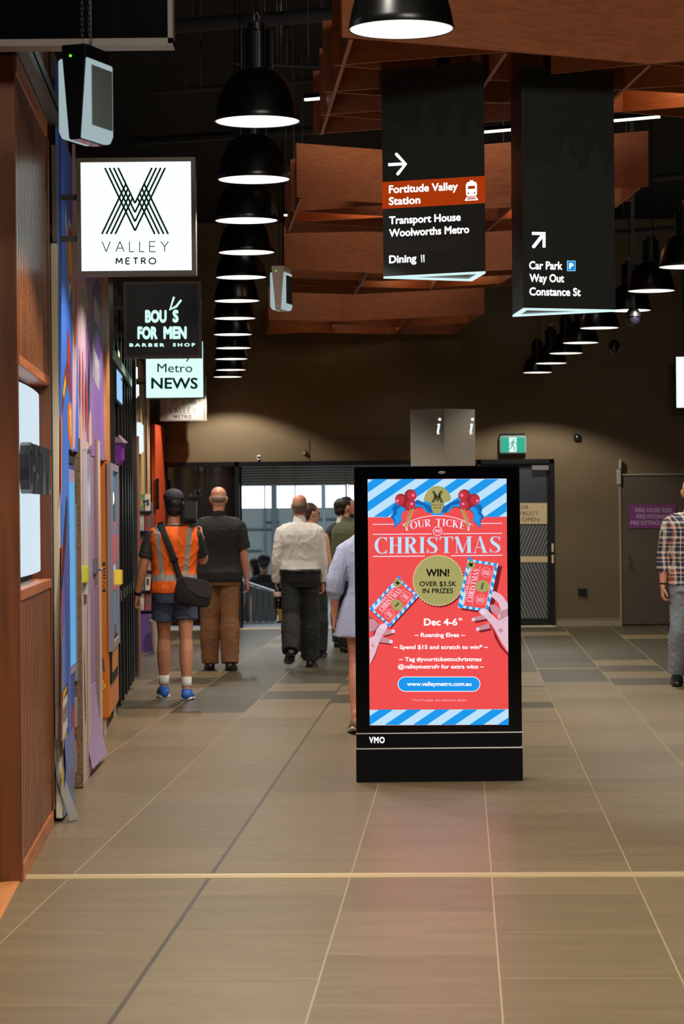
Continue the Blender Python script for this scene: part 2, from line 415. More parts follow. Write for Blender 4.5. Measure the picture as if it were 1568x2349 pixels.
# ---------------------------------------------------------------- floor: tiles turned a little against our view
TD = (1060 - 784) / F
def floor_mat():
    m = bpy.data.materials.new('stone look tile'); m.use_nodes = True; nt = m.node_tree; b = nt.nodes['Principled BSDF']; L = nt.links.new
    N = nt.nodes.new
    def mth(op, a, bb=None, c=None):
        n = N('ShaderNodeMath'); n.operation = op
        for i, x in enumerate((a, bb, c)):
            if x is None: continue
            if hasattr(x, 'name'): L(x, n.inputs[i])
            else: n.inputs[i].default_value = x
        return n.outputs[0]
    tc = N('ShaderNodeTexCoord'); sp = N('ShaderNodeSeparateXYZ'); L(tc.outputs['Object'], sp.inputs[0])
    u = mth('DIVIDE', sp.outputs['X'], 0.606); col = mth('FLOOR', u); fu = mth('FRACT', u)
    sh = mth('MULTIPLY', mth('MODULO', mth('ADD', col, 100.0), 2.0), 0.5)
    v = mth('ADD', mth('DIVIDE', sp.outputs['Y'], 0.93), sh); row = mth('FLOOR', v); fv = mth('FRACT', v)
    cmb = N('ShaderNodeCombineXYZ'); L(col, cmb.inputs[0]); L(row, cmb.inputs[1])
    wn = N('ShaderNodeTexWhiteNoise'); L(cmb.outputs[0], wn.inputs['Vector'])
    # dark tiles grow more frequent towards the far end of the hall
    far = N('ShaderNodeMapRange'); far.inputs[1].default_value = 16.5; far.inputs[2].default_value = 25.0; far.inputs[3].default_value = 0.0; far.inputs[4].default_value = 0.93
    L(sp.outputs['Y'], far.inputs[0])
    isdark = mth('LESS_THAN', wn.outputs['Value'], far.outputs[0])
    mp = N('ShaderNodeMapping'); mp.inputs['Scale'].default_value = (1.0, 4.0, 1.0); L(tc.outputs['Object'], mp.inputs[0])
    n1 = N('ShaderNodeTexNoise'); n1.inputs['Scale'].default_value = 1.6; n1.inputs['Detail'].default_value = 7; n1.inputs['Roughness'].default_value = 0.62
    L(mp.outputs[0], n1.inputs['Vector'])
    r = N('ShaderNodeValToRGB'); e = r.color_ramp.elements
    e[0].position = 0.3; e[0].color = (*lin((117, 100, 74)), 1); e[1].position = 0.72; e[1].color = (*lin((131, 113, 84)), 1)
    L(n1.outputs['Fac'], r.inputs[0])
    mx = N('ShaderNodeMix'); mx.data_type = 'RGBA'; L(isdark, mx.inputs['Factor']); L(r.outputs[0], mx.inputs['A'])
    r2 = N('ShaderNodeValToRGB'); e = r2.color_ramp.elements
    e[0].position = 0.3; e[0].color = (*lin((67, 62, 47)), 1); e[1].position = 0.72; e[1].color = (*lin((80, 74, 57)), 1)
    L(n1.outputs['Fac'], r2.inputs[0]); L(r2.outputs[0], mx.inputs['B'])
    wn2 = N('ShaderNodeTexWhiteNoise'); wn2.noise_dimensions = '4D'; L(cmb.outputs[0], wn2.inputs['Vector']); wn2.inputs['W'].default_value = 3.7
    hv = N('ShaderNodeHueSaturation'); L(mx.outputs['Result'], hv.inputs['Color'])
    L(mth('ADD', mth('MULTIPLY', wn2.outputs['Value'], 0.2), 0.9), hv.inputs['Value'])
    g1 = mth('LESS_THAN', mth('MINIMUM', fu, mth('SUBTRACT', 1.0, fu)), 0.0045)
    g2 = mth('LESS_THAN', mth('MINIMUM', fv, mth('SUBTRACT', 1.0, fv)), 0.0022)
    g = mth('MAXIMUM', g1, g2)
    # an expansion joint runs along one line of tiles
    ej = mth('LESS_THAN', mth('ABSOLUTE', mth('SUBTRACT', sp.outputs['X'], EJX)), 0.0085)
    mx2 = N('ShaderNodeMix'); mx2.data_type = 'RGBA'; L(g, mx2.inputs['Factor']); L(hv.outputs[0], mx2.inputs['A']); mx2.inputs['B'].default_value = (*lin((172, 152, 118)), 1)
    mx3 = N('ShaderNodeMix'); mx3.data_type = 'RGBA'; L(ej, mx3.inputs['Factor']); L(mx2.outputs['Result'], mx3.inputs['A']); mx3.inputs['B'].default_value = (*lin((78, 68, 56)), 1)
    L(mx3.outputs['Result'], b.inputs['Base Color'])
    n3 = N('ShaderNodeTexNoise'); n3.inputs['Scale'].default_value = 9.0; n3.inputs['Detail'].default_value = 4; L(mp.outputs[0], n3.inputs['Vector'])
    rr = N('ShaderNodeMapRange'); rr.inputs[3].default_value = 0.26; rr.inputs[4].default_value = 0.42; L(n3.outputs['Fac'], rr.inputs[0]); L(rr.outputs[0], b.inputs['Roughness'])
    bp = N('ShaderNodeBump'); bp.inputs['Strength'].default_value = 0.06; bp.inputs['Distance'].default_value = 0.004
    L(mth('SUBTRACT', n1.outputs['Fac'], mth('MULTIPLY', g, 0.6)), bp.inputs['Height']); L(bp.outputs[0], b.inputs['Normal'])
    b.inputs['Specular IOR Level'].default_value = 0.4
    return m
fo = PF(868, 1797)                      # a grout crossing at the kiosk's foot
ca, sa = 1 / math.hypot(1, TD), TD / math.hypot(1, TD)
def tile_xy(p): d = Vector(p) - fo; return d.x * ca - d.y * sa, d.x * sa + d.y * ca
EJX = tile_xy(PF(482, 2010))[0]; EJX = round(EJX / 0.606) * 0.606
floor_local = []
for x, y in ((-6, -5), (12, -5), (12, ZEND + 0.3), (-6, ZEND + 0.3)):
    a, b_ = tile_xy((x, y, 0)); floor_local.append((a, b_, 0))
mb = MB(); mb.add(floor_local + [(a, b_, -0.12) for a, b_, _ in floor_local], [(0, 1, 2, 3), (7, 6, 5, 4), (0, 4, 5, 1), (1, 5, 6, 2), (2, 6, 7, 3), (3, 7, 4, 0)])
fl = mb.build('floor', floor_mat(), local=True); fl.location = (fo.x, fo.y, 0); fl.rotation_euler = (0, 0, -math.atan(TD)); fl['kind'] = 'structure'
# the shader thinks in distance from the kiosk line: shift so that far tiles darken
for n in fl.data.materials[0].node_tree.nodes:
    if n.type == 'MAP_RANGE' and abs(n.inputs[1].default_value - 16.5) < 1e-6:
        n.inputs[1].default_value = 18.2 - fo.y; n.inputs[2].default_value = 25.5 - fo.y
# brass expansion strip across the floor
a, b_ = PF(52, 2012.5), PF(1750, 2005)
d = (b_ - a).normalized(); nrm = Vector((-d.y, d.x, 0))
mb = MB()
for k, (o0, o1, h) in enumerate(((-0.06, -0.022, 0.004), (-0.02, 0.02, 0.006), (0.022, 0.06, 0.004))):
    mb.hexa([a + nrm * o0, b_ + nrm * o0, b_ + nrm * o1, a + nrm * o1] + [q + Vector((0, 0, h)) for q in (a + nrm * o0, b_ + nrm * o0, b_ + nrm * o1, a + nrm * o1)])
struct('trim_1', mb, mat('dull brass strip', (205, 182, 138), 0.4, 0.35))
# bit of timber floor inside the first shop
q = [PF(47, 2022), PF(-30, 2030), PF(-60, 2200), PF(2, 2108)]
mb = MB(); mb.add([p for p in q] + [p + Vector((0, 0, 0.006)) for p in q], [(4, 5, 6, 7), (0, 1, 5, 4), (1, 2, 6, 5), (2, 3, 7, 6), (3, 0, 4, 7)])
struct('floor_timber', mb, wood('pale timber floor', (205, 130, 72), 'Y', 0.4, 0.75))

# ---------------------------------------------------------------- shell
CEIL = 5.4
struct('ceiling', MB().box((-6, -5, CEIL), (12, ZEND, CEIL + 0.1)), DARK)
struct('wall_front', MB().box((-6, -5.1, 0), (12, -5, CEIL)), mat('dark grey wall', (60, 56, 52), 0.9))
struct('wall_right', MB().box((9.5, -5, 0), (9.6, ZEND, CEIL)), mat('dark grey wall', (60, 56, 52), 0.9))
mb = MB(); mb.wbox(10.9, ZEND, -1.6, -1.5, 0, CEIL); mb.box((-5.1, -5, 0), (-5, 10.9, CEIL))
struct('wall_left', mb, DARK)
BROWN = mat('brown painted wall', (103, 87, 62), 0.75, var=0.06, vscale=3)
# end wall with the opening (x from px 372 to 1270) and the fire cupboard recess
ztop = P(820, 1057, ZEND).z; xa = P(375, 1250, ZEND).x; xb = P(1271, 1250, ZEND).x
mb = MB(); mb.box((-6, ZEND, ztop), (12, ZEND + 0.25, CEIL)); mb.box((-6, ZEND, 0), (xa, ZEND + 0.25, ztop)); mb.box((xb, ZEND, 0), (12, ZEND + 0.25, ztop))
struct('wall_back', mb, BROWN)
# slightly proud bulkhead panels over the doors
zb0 = ztop; zb1 = P(700, 1010, ZEND).z
x0, x1, x2 = P(355, 1030, ZEND).x, P(710, 1030, ZEND).x, P(1100, 1030, ZEND).x
struct('trim_2', MB().box((x0, ZEND - 0.03, zb0), (x1 - 0.006, ZEND, zb1)), BROWN)
struct('trim_3', MB().box((x1 + 0.006, ZEND - 0.03, zb0), (x2, ZEND, zb1)), BROWN)
bx0, bx1 = P(1276, 1430, ZEND).x, P(1424, 1430, ZEND).x
mb = MB(); mb.box((bx0, ZEND - 0.02, 0), (bx1, ZEND, 0.1)); mb.box((bx0, ZEND - 0.026, 0.088), (bx1, ZEND, 0.1))
struct('baseboard_back', mb, mat('grey skirting', (150, 134, 112), 0.5))

# ---------------------------------------------------------------- black door set in the end wall
fr = MB(); zt = ztop
xo0 = P(545, 1250, ZEND).x; xd0 = P(1105, 1250, ZEND).x
fr.box((xa, ZEND - 0.04, zt - 0.06), (xb, ZEND + 0.2, zt))
for x in (xa, xo0 - 0.03, xd0 - 0.06, xb - 0.055): fr.box((x, ZEND - 0.04, 0), (x + 0.055, ZEND + 0.2, zt))
struct('door_frame', fr, BLACK)
# left glass leaf: dark inside
lf = thing('door_1', None, None, (xa + 0.3, ZEND, 0)); lf['kind'] = 'structure'
PURP = mat('dim purple interior', (58, 44, 60), 0.6)
MB().box((xa + 0.055, ZEND + 0.05, 0.05), (xo0 - 0.03, ZEND + 0.06, zt - 0.06)).build('glass_pane', mat('dark tinted glass', (16, 13, 18), 0.06, coat=0.3), lf)
mb = MB()
for px in (455, 470): mb.box((P(px, 1200, ZEND).x - 0.01, ZEND + 0.03, 0.05), (P(px, 1200, ZEND).x + 0.01, ZEND + 0.05, zt - 0.06))
mb.build('stile', BLACK, lf)
# right door leaf with striped film
rd = thing('door_2', None, None, ((xd0 + xb) / 2, ZEND, 0)); rd['kind'] = 'structure'
fn, place = flat(ZEND + 0.02)
gx0, gx1 = P(1120, 1250, ZEND).x, P(1255, 1250, ZEND).x
mb = MB(); z1 = P(1200, 1420, ZEND).z
mb.box((xd0, ZEND + 0.02, 0), (xb - 0.055, ZEND + 0.06, z1)); mb.box((xd0, ZEND + 0.02, 2.12), (xb - 0.055, ZEND + 0.06, zt - 0.06)); mb.box((gx1, ZEND + 0.02, z1), (xb - 0.055, ZEND + 0.06, 2.12)); mb.box((xd0, ZEND + 0.02, z1), (gx0, ZEND + 0.06, 2.12))
mb.build('door_leaf', BLACK, rd)
MB().box((gx0, ZEND + 0.035, z1), (gx1, ZEND + 0.045, 2.12)).build('glass_pane', mat('smoky door glass', (52, 58, 64), 0.15), rd)
A = Art(fn); G = mat('grey door film', (112, 114, 112), 0.5); CR = mat('cream door film', (206, 184, 142), 0.5); DK = mat('dark print', (60, 52, 42), 0.6)
def yz(px, py): return fn(px, py)
for (ya, yb, sl) in ((1205, 1275, -1), (1292, 1418, 1)):
    L_, R_ = 1122, 1254
    for k in range(-14, 26):
        x = L_ + k * 7.6; dx = sl * (yb - ya) * 0.42
        p = [(x, ya), (x + 4.6, ya), (x + 4.6 + dx, yb), (x + dx, yb)]
        # clip to the pane
        def clip(poly, xlim, keep_less):
            out = []
            for i, q in enumerate(poly):
                r = poly[(i + 1) % len(poly)]; qi = (q[0] <= xlim) == keep_less; ri = (r[0] <= xlim) == keep_less
                if qi: out.append(q)
                if qi != ri:
                    t = (xlim - q[0]) / (r[0] - q[0]); out.append((xlim, q[1] + t * (r[1] - q[1])))
            return out
        p = clip(clip(p, R_, True), L_, False) if p else p
        if len(p) > 2: A.poly(p, G, 1)
A.rect(1122, 1154, 1254, 1202, CR, 1); A.rect(1122, 1276, 1255, 1290, CR, 1)
A.text('DOOR', 1172, 1212, 1168, 8.5, DK, 2); A.text('OBSTRUCT', 1163, 1234, 1182, 8.5, DK, 2); A.text('PROP OPEN', 1153, 1236, 1196, 8.5, DK, 2)
A.build('door_film', place, rd, origin=None)
hd = MB(); hx = P(1270, 1280, ZEND).x
hd.box((hx - 0.035, ZEND - 0.055, 0.99), (hx - 0.01, ZEND - 0.02, 1.1)); hd.box((hx - 0.035, ZEND - 0.055, 0.84), (hx - 0.01, ZEND - 0.02, 0.95))
hd.build('door_handle', mat('brass lock plate', (214, 192, 150), 0.35, 0.5), rd)
p = P(1238, 1073, ZEND); MB().box((p.x - 0.11, ZEND - 0.05, p.z - 0.03), (p.x + 0.11, ZEND + 0.02, p.z + 0.03)).build('door_closer', mat('grey closer', (110, 110, 112), 0.5), rd)
# roller shutter half down in the opening
sx0, sx1 = xo0 + 0.03, P(945, 1250, ZEND).x; sb = P(680, 1111, ZEND).z
sh = thing('roller_shutter', 'grey see-through roller shutter half raised in the doorway of the end wall', 'shutter', ((sx0 + sx1) / 2, ZEND + 0.28, sb))
nsl = 7; dz = (zt - 0.06 - sb) / nsl
GREY = mat('shutter grey', (120, 124, 124), 0.45, 0.4)
for k in range(nsl):
    z = sb + dz * k
    mb = MB(); mb.box((sx0, ZEND + 0.26, z), (sx1, ZEND + 0.275, z + dz * 0.4))
    mb.tube([(sx0, ZEND + 0.267, z + dz * 0.45), (sx1, ZEND + 0.267, z + dz * 0.45)], [dz * 0.1] * 2, seg=8, round_caps=False)
    mb.box((sx0, ZEND + 0.265, z + dz * 0.55), (sx1, ZEND + 0.269, z + dz * 0.99), 1)
    mb.build('slat', [GREY, mat('clear shutter strip', (150, 160, 165), 0.35, alpha=0.55)], sh)
for x in (sx0 - 0.02, sx1 - 0.02): MB().box((x, ZEND + 0.25, 0), (x + 0.04, ZEND + 0.29, zt - 0.06)).build('guide_rail', BLACK, sh)
# middle fixed leaf behind the kiosk
mb = MB(); mb.box((sx1, ZEND - 0.02, 0), (xd0 - 0.06, ZEND + 0.04, zt - 0.06))
struct('door_3', mb, mat('dark tinted glass', (16, 13, 18), 0.06, coat=0.3))
# threshold
struct('trim_4', MB().box((xa - 0.1, ZEND - 0.16, 0), (xb, ZEND + 0.05, 0.012)), mat('pale threshold', (214, 196, 160), 0.4))

# ---------------------------------------------------------------- bright hall beyond the doorway
ZB = 46.0; BX0, BX1 = -7.0, 6.0
WH = mat('pale grey wall panel', (176, 186, 186), 0.6); MULL = mat('grey steel mullion', (120, 134, 138), 0.5)
BT = mat('blue grey floor', (142, 152, 160), 0.35, var=0.1, vscale=4)
PX = lambda x, Z=ZB: (x - 784) * Z / F - 0.0
sw0, sw1, sy0, sy1 = P(520, 1380, 36).x, P(664, 1380, 36).x, 36.1, 42.0
mb = MB(); mb.box((BX0, ZEND + 0.3, -0.12), (BX1, sy0, 0)); mb.box((sw1, sy0, -0.12), (BX1, ZB, 0)); mb.box((BX0, sy0, -0.12), (sw0, ZB, 0)); mb.box((sw0, sy1, -0.12), (sw1, ZB, 0)); mb.box((sw0, sy0, -0.92), (sw1, sy1, -0.8))
struct('floor_hall', mb, BT)
zs, zh = P(700, 1167, ZB).z, P(700, 1112, ZB).z
mb = MB(); mb.box((BX0, ZB, -0.9), (BX1, ZB + 0.15, zs)); mb.box((BX0, ZB, zh), (BX1, ZB + 0.15, 4.2))
struct('wall_hall', mb, WH)
struct('ceiling_hall', MB().box((BX0, ZEND + 0.25, 4.2), (BX1, ZB + 0.2, 4.3)), mat('pale hall ceiling', (190, 196, 196), 0.8))
mb = MB(); mb.box((BX0 - 0.1, ZEND + 0.25, -0.9), (BX0, ZB + 0.15, 4.2)); struct('wall_hall_left', mb, WH)
mb = MB(); mb.box((BX1, ZEND + 0.25, -0.9), (BX1 + 0.1, ZB + 0.15, 4.2)); struct('wall_hall_right', mb, WH)
# window strip: open sky behind thin mullions
wpx = [300, 545, 625, 740, 797, 900, 1100]
for k, (l, r) in enumerate(zip(wpx[:-1], wpx[1:])):
    mb = MB(); x0, x1 = P(l, 1140, ZB).x, P(r, 1140, ZB).x; t = 0.016
    mb.box((x0 + 0.01, ZB + 0.02, zs), (x0 + 0.01 + t, ZB + 0.06, zh)); mb.box((x1 - 0.01 - t, ZB + 0.02, zs), (x1 - 0.01, ZB + 0.06, zh)); mb.box((x0 + 0.01, ZB + 0.02, zs), (x1 - 0.01, ZB + 0.06, zs + t)); mb.box((x0 + 0.01, ZB + 0.02, zh - t), (x1 - 0.01, ZB + 0.06, zh))
    wi = struct('window_%d' % (k + 1), mb, MULL)
    MB().box((x0 + 0.01 + t, ZB + 0.035, zs + t), (x1 - 0.01 - t, ZB + 0.04, zh - t)).build('pane', mat('clear window glass', (235, 245, 248), 0.0, trans=1.0, alpha=0.15), wi)
mb = MB()
for px, w in ((628, 0.09), (606, 0.02), (676, 0.02), (793, 0.02)): x = P(px, 1150, ZB - 0.3).x; mb.box((x - w / 2, ZB - 0.1, 0), (x + w / 2, ZB - 0.02, 2.4))
for py, l, r in ((1196, 606, 640), (1213, 560, 640), (1190, 700, 815), (1262, 545, 600)): mb.box((P(l, py, ZB).x, ZB - 0.06, P(l, py, ZB).z - 0.012), (P(r, py, ZB).x, ZB - 0.02, P(l, py, ZB).z + 0.012))
struct('trim_5', mb, MULL)
cp = thing('steel_column', 'perforated grey steel column in front of the bright windows beyond the doorway', 'column', (P(743, 1200, 44).x, 44, 0))
xc = P(743, 1200, 44).x
mb = MB(); mb.box((xc - 0.028, 43.97, 0), (xc + 0.028, 44.03, 4.2)); mb.build('shaft', mat('bluish steel', (112, 126, 132), 0.5), cp)
A = Art(lambda x, y: (x, y)); 
for k in range(60):
    A.disc(-0.011 + 0.022 * (k % 2), 1.2 + 0.021 * k, 0.0075, mat('pale hole', (205, 222, 226), 0.5), 1, 8)
A.build('perforations', lambda a, b, h: Vector((xc + a, 43.969 - h, b)), cp)
# sloping balustrade of the way down
bz = 35.6
bl = thing('balustrade', 'low sloping grey balustrade with a bright steel handrail beyond the doorway', 'balustrade', (P(590, 1440, bz).x, bz, 0))
ra, rb = P(536, 1327, bz), P(632, 1359, bz)
MB().tube([ra, rb], [0.022, 0.022], 10).build('handrail', mat('bright steel rail', (226, 232, 238), 0.25, 0.6), bl)
PG = mat('grey balustrade panel', (112, 120, 124), 0.4)
for k, px in enumerate((541, 555, 569, 583, 597, 611, 625)):
    p0 = P(px - 5, 1400, bz).x; p1 = P(px + 5, 1400, bz).x; t = (p0 + p1) / 2; zt_ = ra.z + (rb.z - ra.z) * (t - ra.x) / (rb.x - ra.x) - 0.03
    MB().box((p0, bz - 0.015, 0.005), (p1, bz + 0.015, zt_)).build('panel', PG, bl, bevel=0.004)
    MB().box((p0 - 0.012, bz - 0.02, 0.005), (p0 - 0.002, bz + 0.02, zt_ + 0.01)).build('post', MULL, bl)
yp = thing('warning_post', 'yellow warning post at the low end of the balustrade', 'post', (P(641, 1400, 35.5).x, 35.5, 0))
MB().box((P(637, 1350, 35.5).x, 35.47, 0), (P(646, 1350, 35.5).x, 35.53, P(640, 1345, 35.5).z)).build('post', mat('warning yellow', (226, 168, 40), 0.5), yp, bevel=0.006)
MB().box((P(634, 1350, 35.5).x, 35.44, 0), (P(649, 1350, 35.5).x, 35.56, 0.02)).build('base', BLACK, yp)
light('AREA', 'daylight in hall', (-1.0, 40, 4.1), 260, (0.86, 0.95, 1.0), 6.0, (-1.0, 40, 0), size_y=5)

# ---------------------------------------------------------------- wall mounted bits on the end wall
def put(px, py, Z=ZEND): return P(px, py, Z)
ex = thing('exit_sign', 'lit green running man exit sign above the black door', 'sign', (put(1176, 1046).x, ZEND, put(1176, 1046).z))
fn, place = flat(ZEND - 0.1)
a, b_ = put(1146, 1041, ZEND - 0.08), put(1206, 999, ZEND - 0.08)
MB().box((a.x, ZEND - 0.09, a.z), (b_.x, ZEND - 0.0, b_.z)).build('case', mat('pale sign case', (120, 150, 142), 0.4), ex, bevel=0.012)
fn, place = flat(ZEND - 0.092)
A = Art(fn); EG = emis('exit green', (48, 178, 150), 0.95); EW = emis('exit white', (235, 250, 245), 1.0)
A.rect(1149.5, 1003.5, 1203, 1037, EG, 1); A.rect(1167, 1003.5, 1184, 1037, EW, 2)
A.disc(1178, 1008.5, 2.0, EG, 3, 12)
for pts, w in (([(1177, 1011), (1174, 1021)], 4), ([(1177, 1012), (1183, 1018)], 1.8), ([(1176, 1012), (1170, 1016), (1168, 1021)], 1.8), ([(1174, 1020), (1179, 1027), (1179, 1034)], 2.3), ([(1174, 1020), (1171, 1028), (1165, 1031)], 2.3)): A.stroke(pts, w, EG, 3)
A.build('face', place, ex)
MB().box((a.x + 0.01, ZEND - 0.07, b_.z), (b_.x - 0.01, ZEND, b_.z + 0.03)).build('bracket', BLACK, ex)
def wallbox(name, label, cat, x0, y0, x1, y1, m, dep=0.04, dot=None, bev=0.004):
    a, b_ = put(x0, y1), put(x1, y0); t = thing(name, label, cat, ((a.x + b_.x) / 2, ZEND, a.z))
    MB().box((a.x, ZEND - dep, a.z), (b_.x, ZEND, b_.z)).build('case', m, t, bevel=bev)
    if dot:
        c = (a + b_) / 2; mb = MB(); mb.ball((c.x, ZEND - dep, c.z), (0.018, 0.012, 0.018)); mb.build(dot[0], dot[1], t, smooth='all')
    return t
wallbox('wall_sensor', 'small square black sensor high on the brown wall right of the exit sign', 'sensor', 1315, 996, 1329, 1010, BLACK, 0.05, ('lens', STEEL))
wallbox('power_outlet', 'black power outlet low on the brown wall right of the door', 'outlet', 1325, 1350, 1345, 1366, BLACK, 0.03, None)
wallbox('door_sensor', 'tiny pale sensor on the bulkhead above the roller shutter', 'sensor', 590, 1044, 597, 1055, WHITEP, 0.05, ('lens', BLACK), 0.003)
cam_t = thing('dome_camera', 'small grey dome camera on the bulkhead over the doorway', 'camera', (put(699, 1046).x, ZEND - 0.03, put(699, 1046).z))
c = put(699, 1040); mb = MB(); mb.ball((c.x, ZEND - 0.05, c.z), 0.026); mb.build('dome', mat('grey dome', (120, 108, 92), 0.3), cam_t, smooth='all')
MB().box((c.x - 0.02, ZEND - 0.05, c.z), (c.x + 0.02, ZEND - 0.028, c.z + 0.035)).build('mount', BLACK, cam_t)
# fire cupboard doors
fx0 = put(1424, 1300).x; fzt = put(1500, 1090).z
fd = thing('door_4', None, None, (fx0 + 0.6, ZEND, 0)); fd['kind'] = 'structure'
BR2 = mat('brown cupboard door', (84, 72, 58), 0.7)
MB().box((fx0, ZEND - 0.03, 0.02), (fx0 + 1.0, ZEND, fzt)).build('door_leaf', BR2, fd)
mb = MB(); JB = mat('light jamb edge', (150, 138, 118), 0.45)
mb.box((fx0 - 0.025, ZEND - 0.045, 0), (fx0, ZEND, fzt + 0.02)); mb.box((fx0, ZEND - 0.045, fzt), (fx0 + 1.05, ZEND, fzt + 0.02))
mb.build('door_jamb', JB, fd)
ha, hb = put(1436, 1262), put(1443, 1302); MB().tube([(ha.x, ZEND - 0.04, ha.z), (ha.x + 0.005, ZEND - 0.08, ha.z - 0.03), (hb.x, ZEND - 0.08, hb.z + 0.04), (hb.x, ZEND - 0.035, hb.z)], [0.008] * 4, 8).build('door_handle', STEEL, fd)
mb = MB(); p0, p1 = put(1419.5, 1054), put(1413, 1130)
mb.box((p0.x - 0.012, ZEND - 0.08, put(0, 1088).z), (p0.x + 0.016, ZEND - 0.03, p0.z)); mb.box((p1.x, ZEND - 0.07, put(0, 1124).z), (p1.x + 0.05, ZEND - 0.03, put(0, 1090).z))
mb.build('door_closer', mat('pale closer', (170, 158, 146), 0.45), fd)
fs = thing('fire_sign', 'purple fire hose reel sign on the brown cupboard door', 'sign', (put(1493, 1212).x, ZEND - 0.03, put(1493, 1212).z))
fn, place = flat(ZEND - 0.031); a, b_ = put(1441, 1212), put(1549, 1157)
MB().box((a.x, ZEND - 0.038, a.z), (b_.x, ZEND - 0.03, b_.z)).build('plate', mat('purple sign plate', (122, 50, 118), 0.45), fs)
fn, place = flat(ZEND - 0.0385); A = Art(fn); LT = mat('pale lettering', (196, 172, 192), 0.5)
A.text('FIRE HOSE REEL', 1456, 1543, 1175, 9.5, LT, 1, bold=0.012); A.text('FIRE HYDRANT', 1458.5, 1541, 1189.5, 9.5, LT, 1, bold=0.012); A.text('FIRE EXTINGUISHER', 1445.5, 1547, 1204, 9.5, LT, 1, bold=0.012)
A.build('lettering', place, fs)
# lit sign at the right edge
rs_ = thing('lit_sign', 'blank white lit sign at the right edge of the photo, above the plaid shirt man', 'sign', (put(1600, 935).x, ZEND - 1.2, put(1600, 935).z))
a, b_ = P(1551, 935, 32.6), P(1660, 818, 32.6)
MB().box((a.x - 0.01, 32.6, a.z - 0.01), (b_.x + 0.01, 32.72, b_.z + 0.01)).build('case', BLACK, rs_)
MB().box((a.x, 32.59, a.z), (b_.x, 32.6, b_.z)).build('face', emis('sign white', (236, 255, 250), 1.3), rs_)
mb = MB()
for x in (a.x + 0.1, b_.x - 0.1): mb.box((x - 0.012, 32.63, b_.z), (x + 0.012, 32.655, CEIL))
mb.build('hanger', BLACK, rs_)
# ---------------------------------------------------------------- timber baffle rafts
ZR, HR = EYE + 2.3, 0.40
def pr(q): p = PF(q[0], q[1], ZR); return (p.x, p.y)
CROSS = [0]
def raft(label, rows, longs, front=0):
    p0 = pr(rows[0][0]); t = thing('timber_baffle_raft', label, 'ceiling baffle', (p0[0], p0[1], ZR), 'timber baffle rafts under the dark ceiling')
    for i, row in enumerate(rows):
        for a, b_ in zip(row[:-1], row[1:]):
            MB().board(pr(a), pr(b_), ZR + 0.0005 * i, ZR + HR - 0.0005 * i, 0.018).build('cross_board', BOARDW, t)
    for a, b_ in longs:
        MB().board(pr(a), pr(b_), ZR - 0.002, ZR + HR - 0.03, 0.02).build('long_board', BOARDW, t)
    for a, b_ in longs:
        p, q = pr(a), pr(b_); x, y = (p[0] + q[0]) / 2, (p[1] + q[1]) / 2
        MB().box((x - .004, y - .004, ZR + HR - 0.03), (x + .004, y + .004, CEIL)).build('hanger_rod', BLACK, t)
    return t
raft('nearest timber baffle raft, at the top above both hanging direction signs',
     [[(783, 85), (1490, 147), (1720, 126)], [(764, 151), (1165, 119)], [(1490, 147), (1409, 155), (1265, 171)], [(1490, 147), (1720, 166)], [(764, 151), (872, 160.5)], [(1117, 183), (1170, 188)], [(1416, 206.5), (1720, 224)],
      [(742, 213), (870, 204.2)], [(1118, 187), (1150, 185)], [(1300, 214), (1490, 203), (1720, 188)], [(742, 213), (1112, 236), (1409, 258), (1720, 284)], [(735, 266), (1112, 240), (1300, 232)], [(735, 266), (1000, 286)], [(720, 310), (1112, 283), (1409, 261), (1720, 236)], ],
     [((805, 90), (737, 309)), ((1160, 122), (1047, 288)), ((1490, 149), (1362, 270)), ((1760, 150), (1600, 262))])
raft('second timber baffle raft, behind the hanging direction signs',
     [[(680, 453), (985, 473), (1112, 455), (1487, 428)], [(668, 485), (930, 468)], [(668, 485), (1000, 502), (1112, 479), (1447, 462)], [(660, 511), (920, 497)], [(660, 511), (1000, 529), (1112, 507), (1300, 492)], [(655, 536), (875, 531), (1112, 533), (1300, 522)]],
     [((690, 456), (662, 530)), ((930, 470), (886, 530)), ((1200, 450), (1116, 532)), ((1466, 431), (1410, 476))])
raft('third timber baffle raft, above the small hanging exit light',
     [[(651, 617), (985, 632), (1112, 622), (1300, 612)], [(652, 637), (878, 645), (985, 640), (1240, 628)], [(648, 655), (985, 662), (1200, 646)], [(645, 671), (815, 676), (1112, 660), (1200, 655)]],
     [((668, 618), (650, 670)), ((843, 626), (813, 675)), ((1012, 631), (985, 668)), ((1200, 618), (1130, 660))])
raft('farthest and lowest looking timber baffle raft, against the dark end wall',
     [[(615, 734), (779, 737), (1111, 722)], [(611, 752), (779, 744), (930, 752), (1080, 740)], [(609, 768), (700, 763), (885, 767), (1045, 767)]],
     [((622, 735), (612, 767)), ((776, 738), (760, 765)), ((934, 732), (905, 766)), ((1096, 724), (1042, 766))])
GLOW = (1.0, 0.62, 0.30)
for k, (px, py, e) in enumerate(((830, 495, 9.0), (1180, 500, 6.0), (1540, 235, 9.0), (930, 655, 7.0), (705, 752, 8.0), (860, 757, 5.0), (1060, 650, 5.0))):
    p = PF(px, py, ZR); light('POINT', 'baffle glow', (p.x, p.y, ZR + 0.16), e * 0.32, GLOW, 0.03)
# added area lights without fixtures, washing the front boards of the farther rafts
for x, y, w, e in ((0.75, 17.7, 2.4, 6.0), (0.8, 22.7, 2.0, 4.8), (0.35, 29.2, 2.4, 3.4)):
    o = light('AREA', 'raft wash', (x, y, 5.2), e, (1.0, 0.9, 0.8), w, (x, y + 1.45, 4.02), size_y=0.12); o.data.spread = math.radians(75)
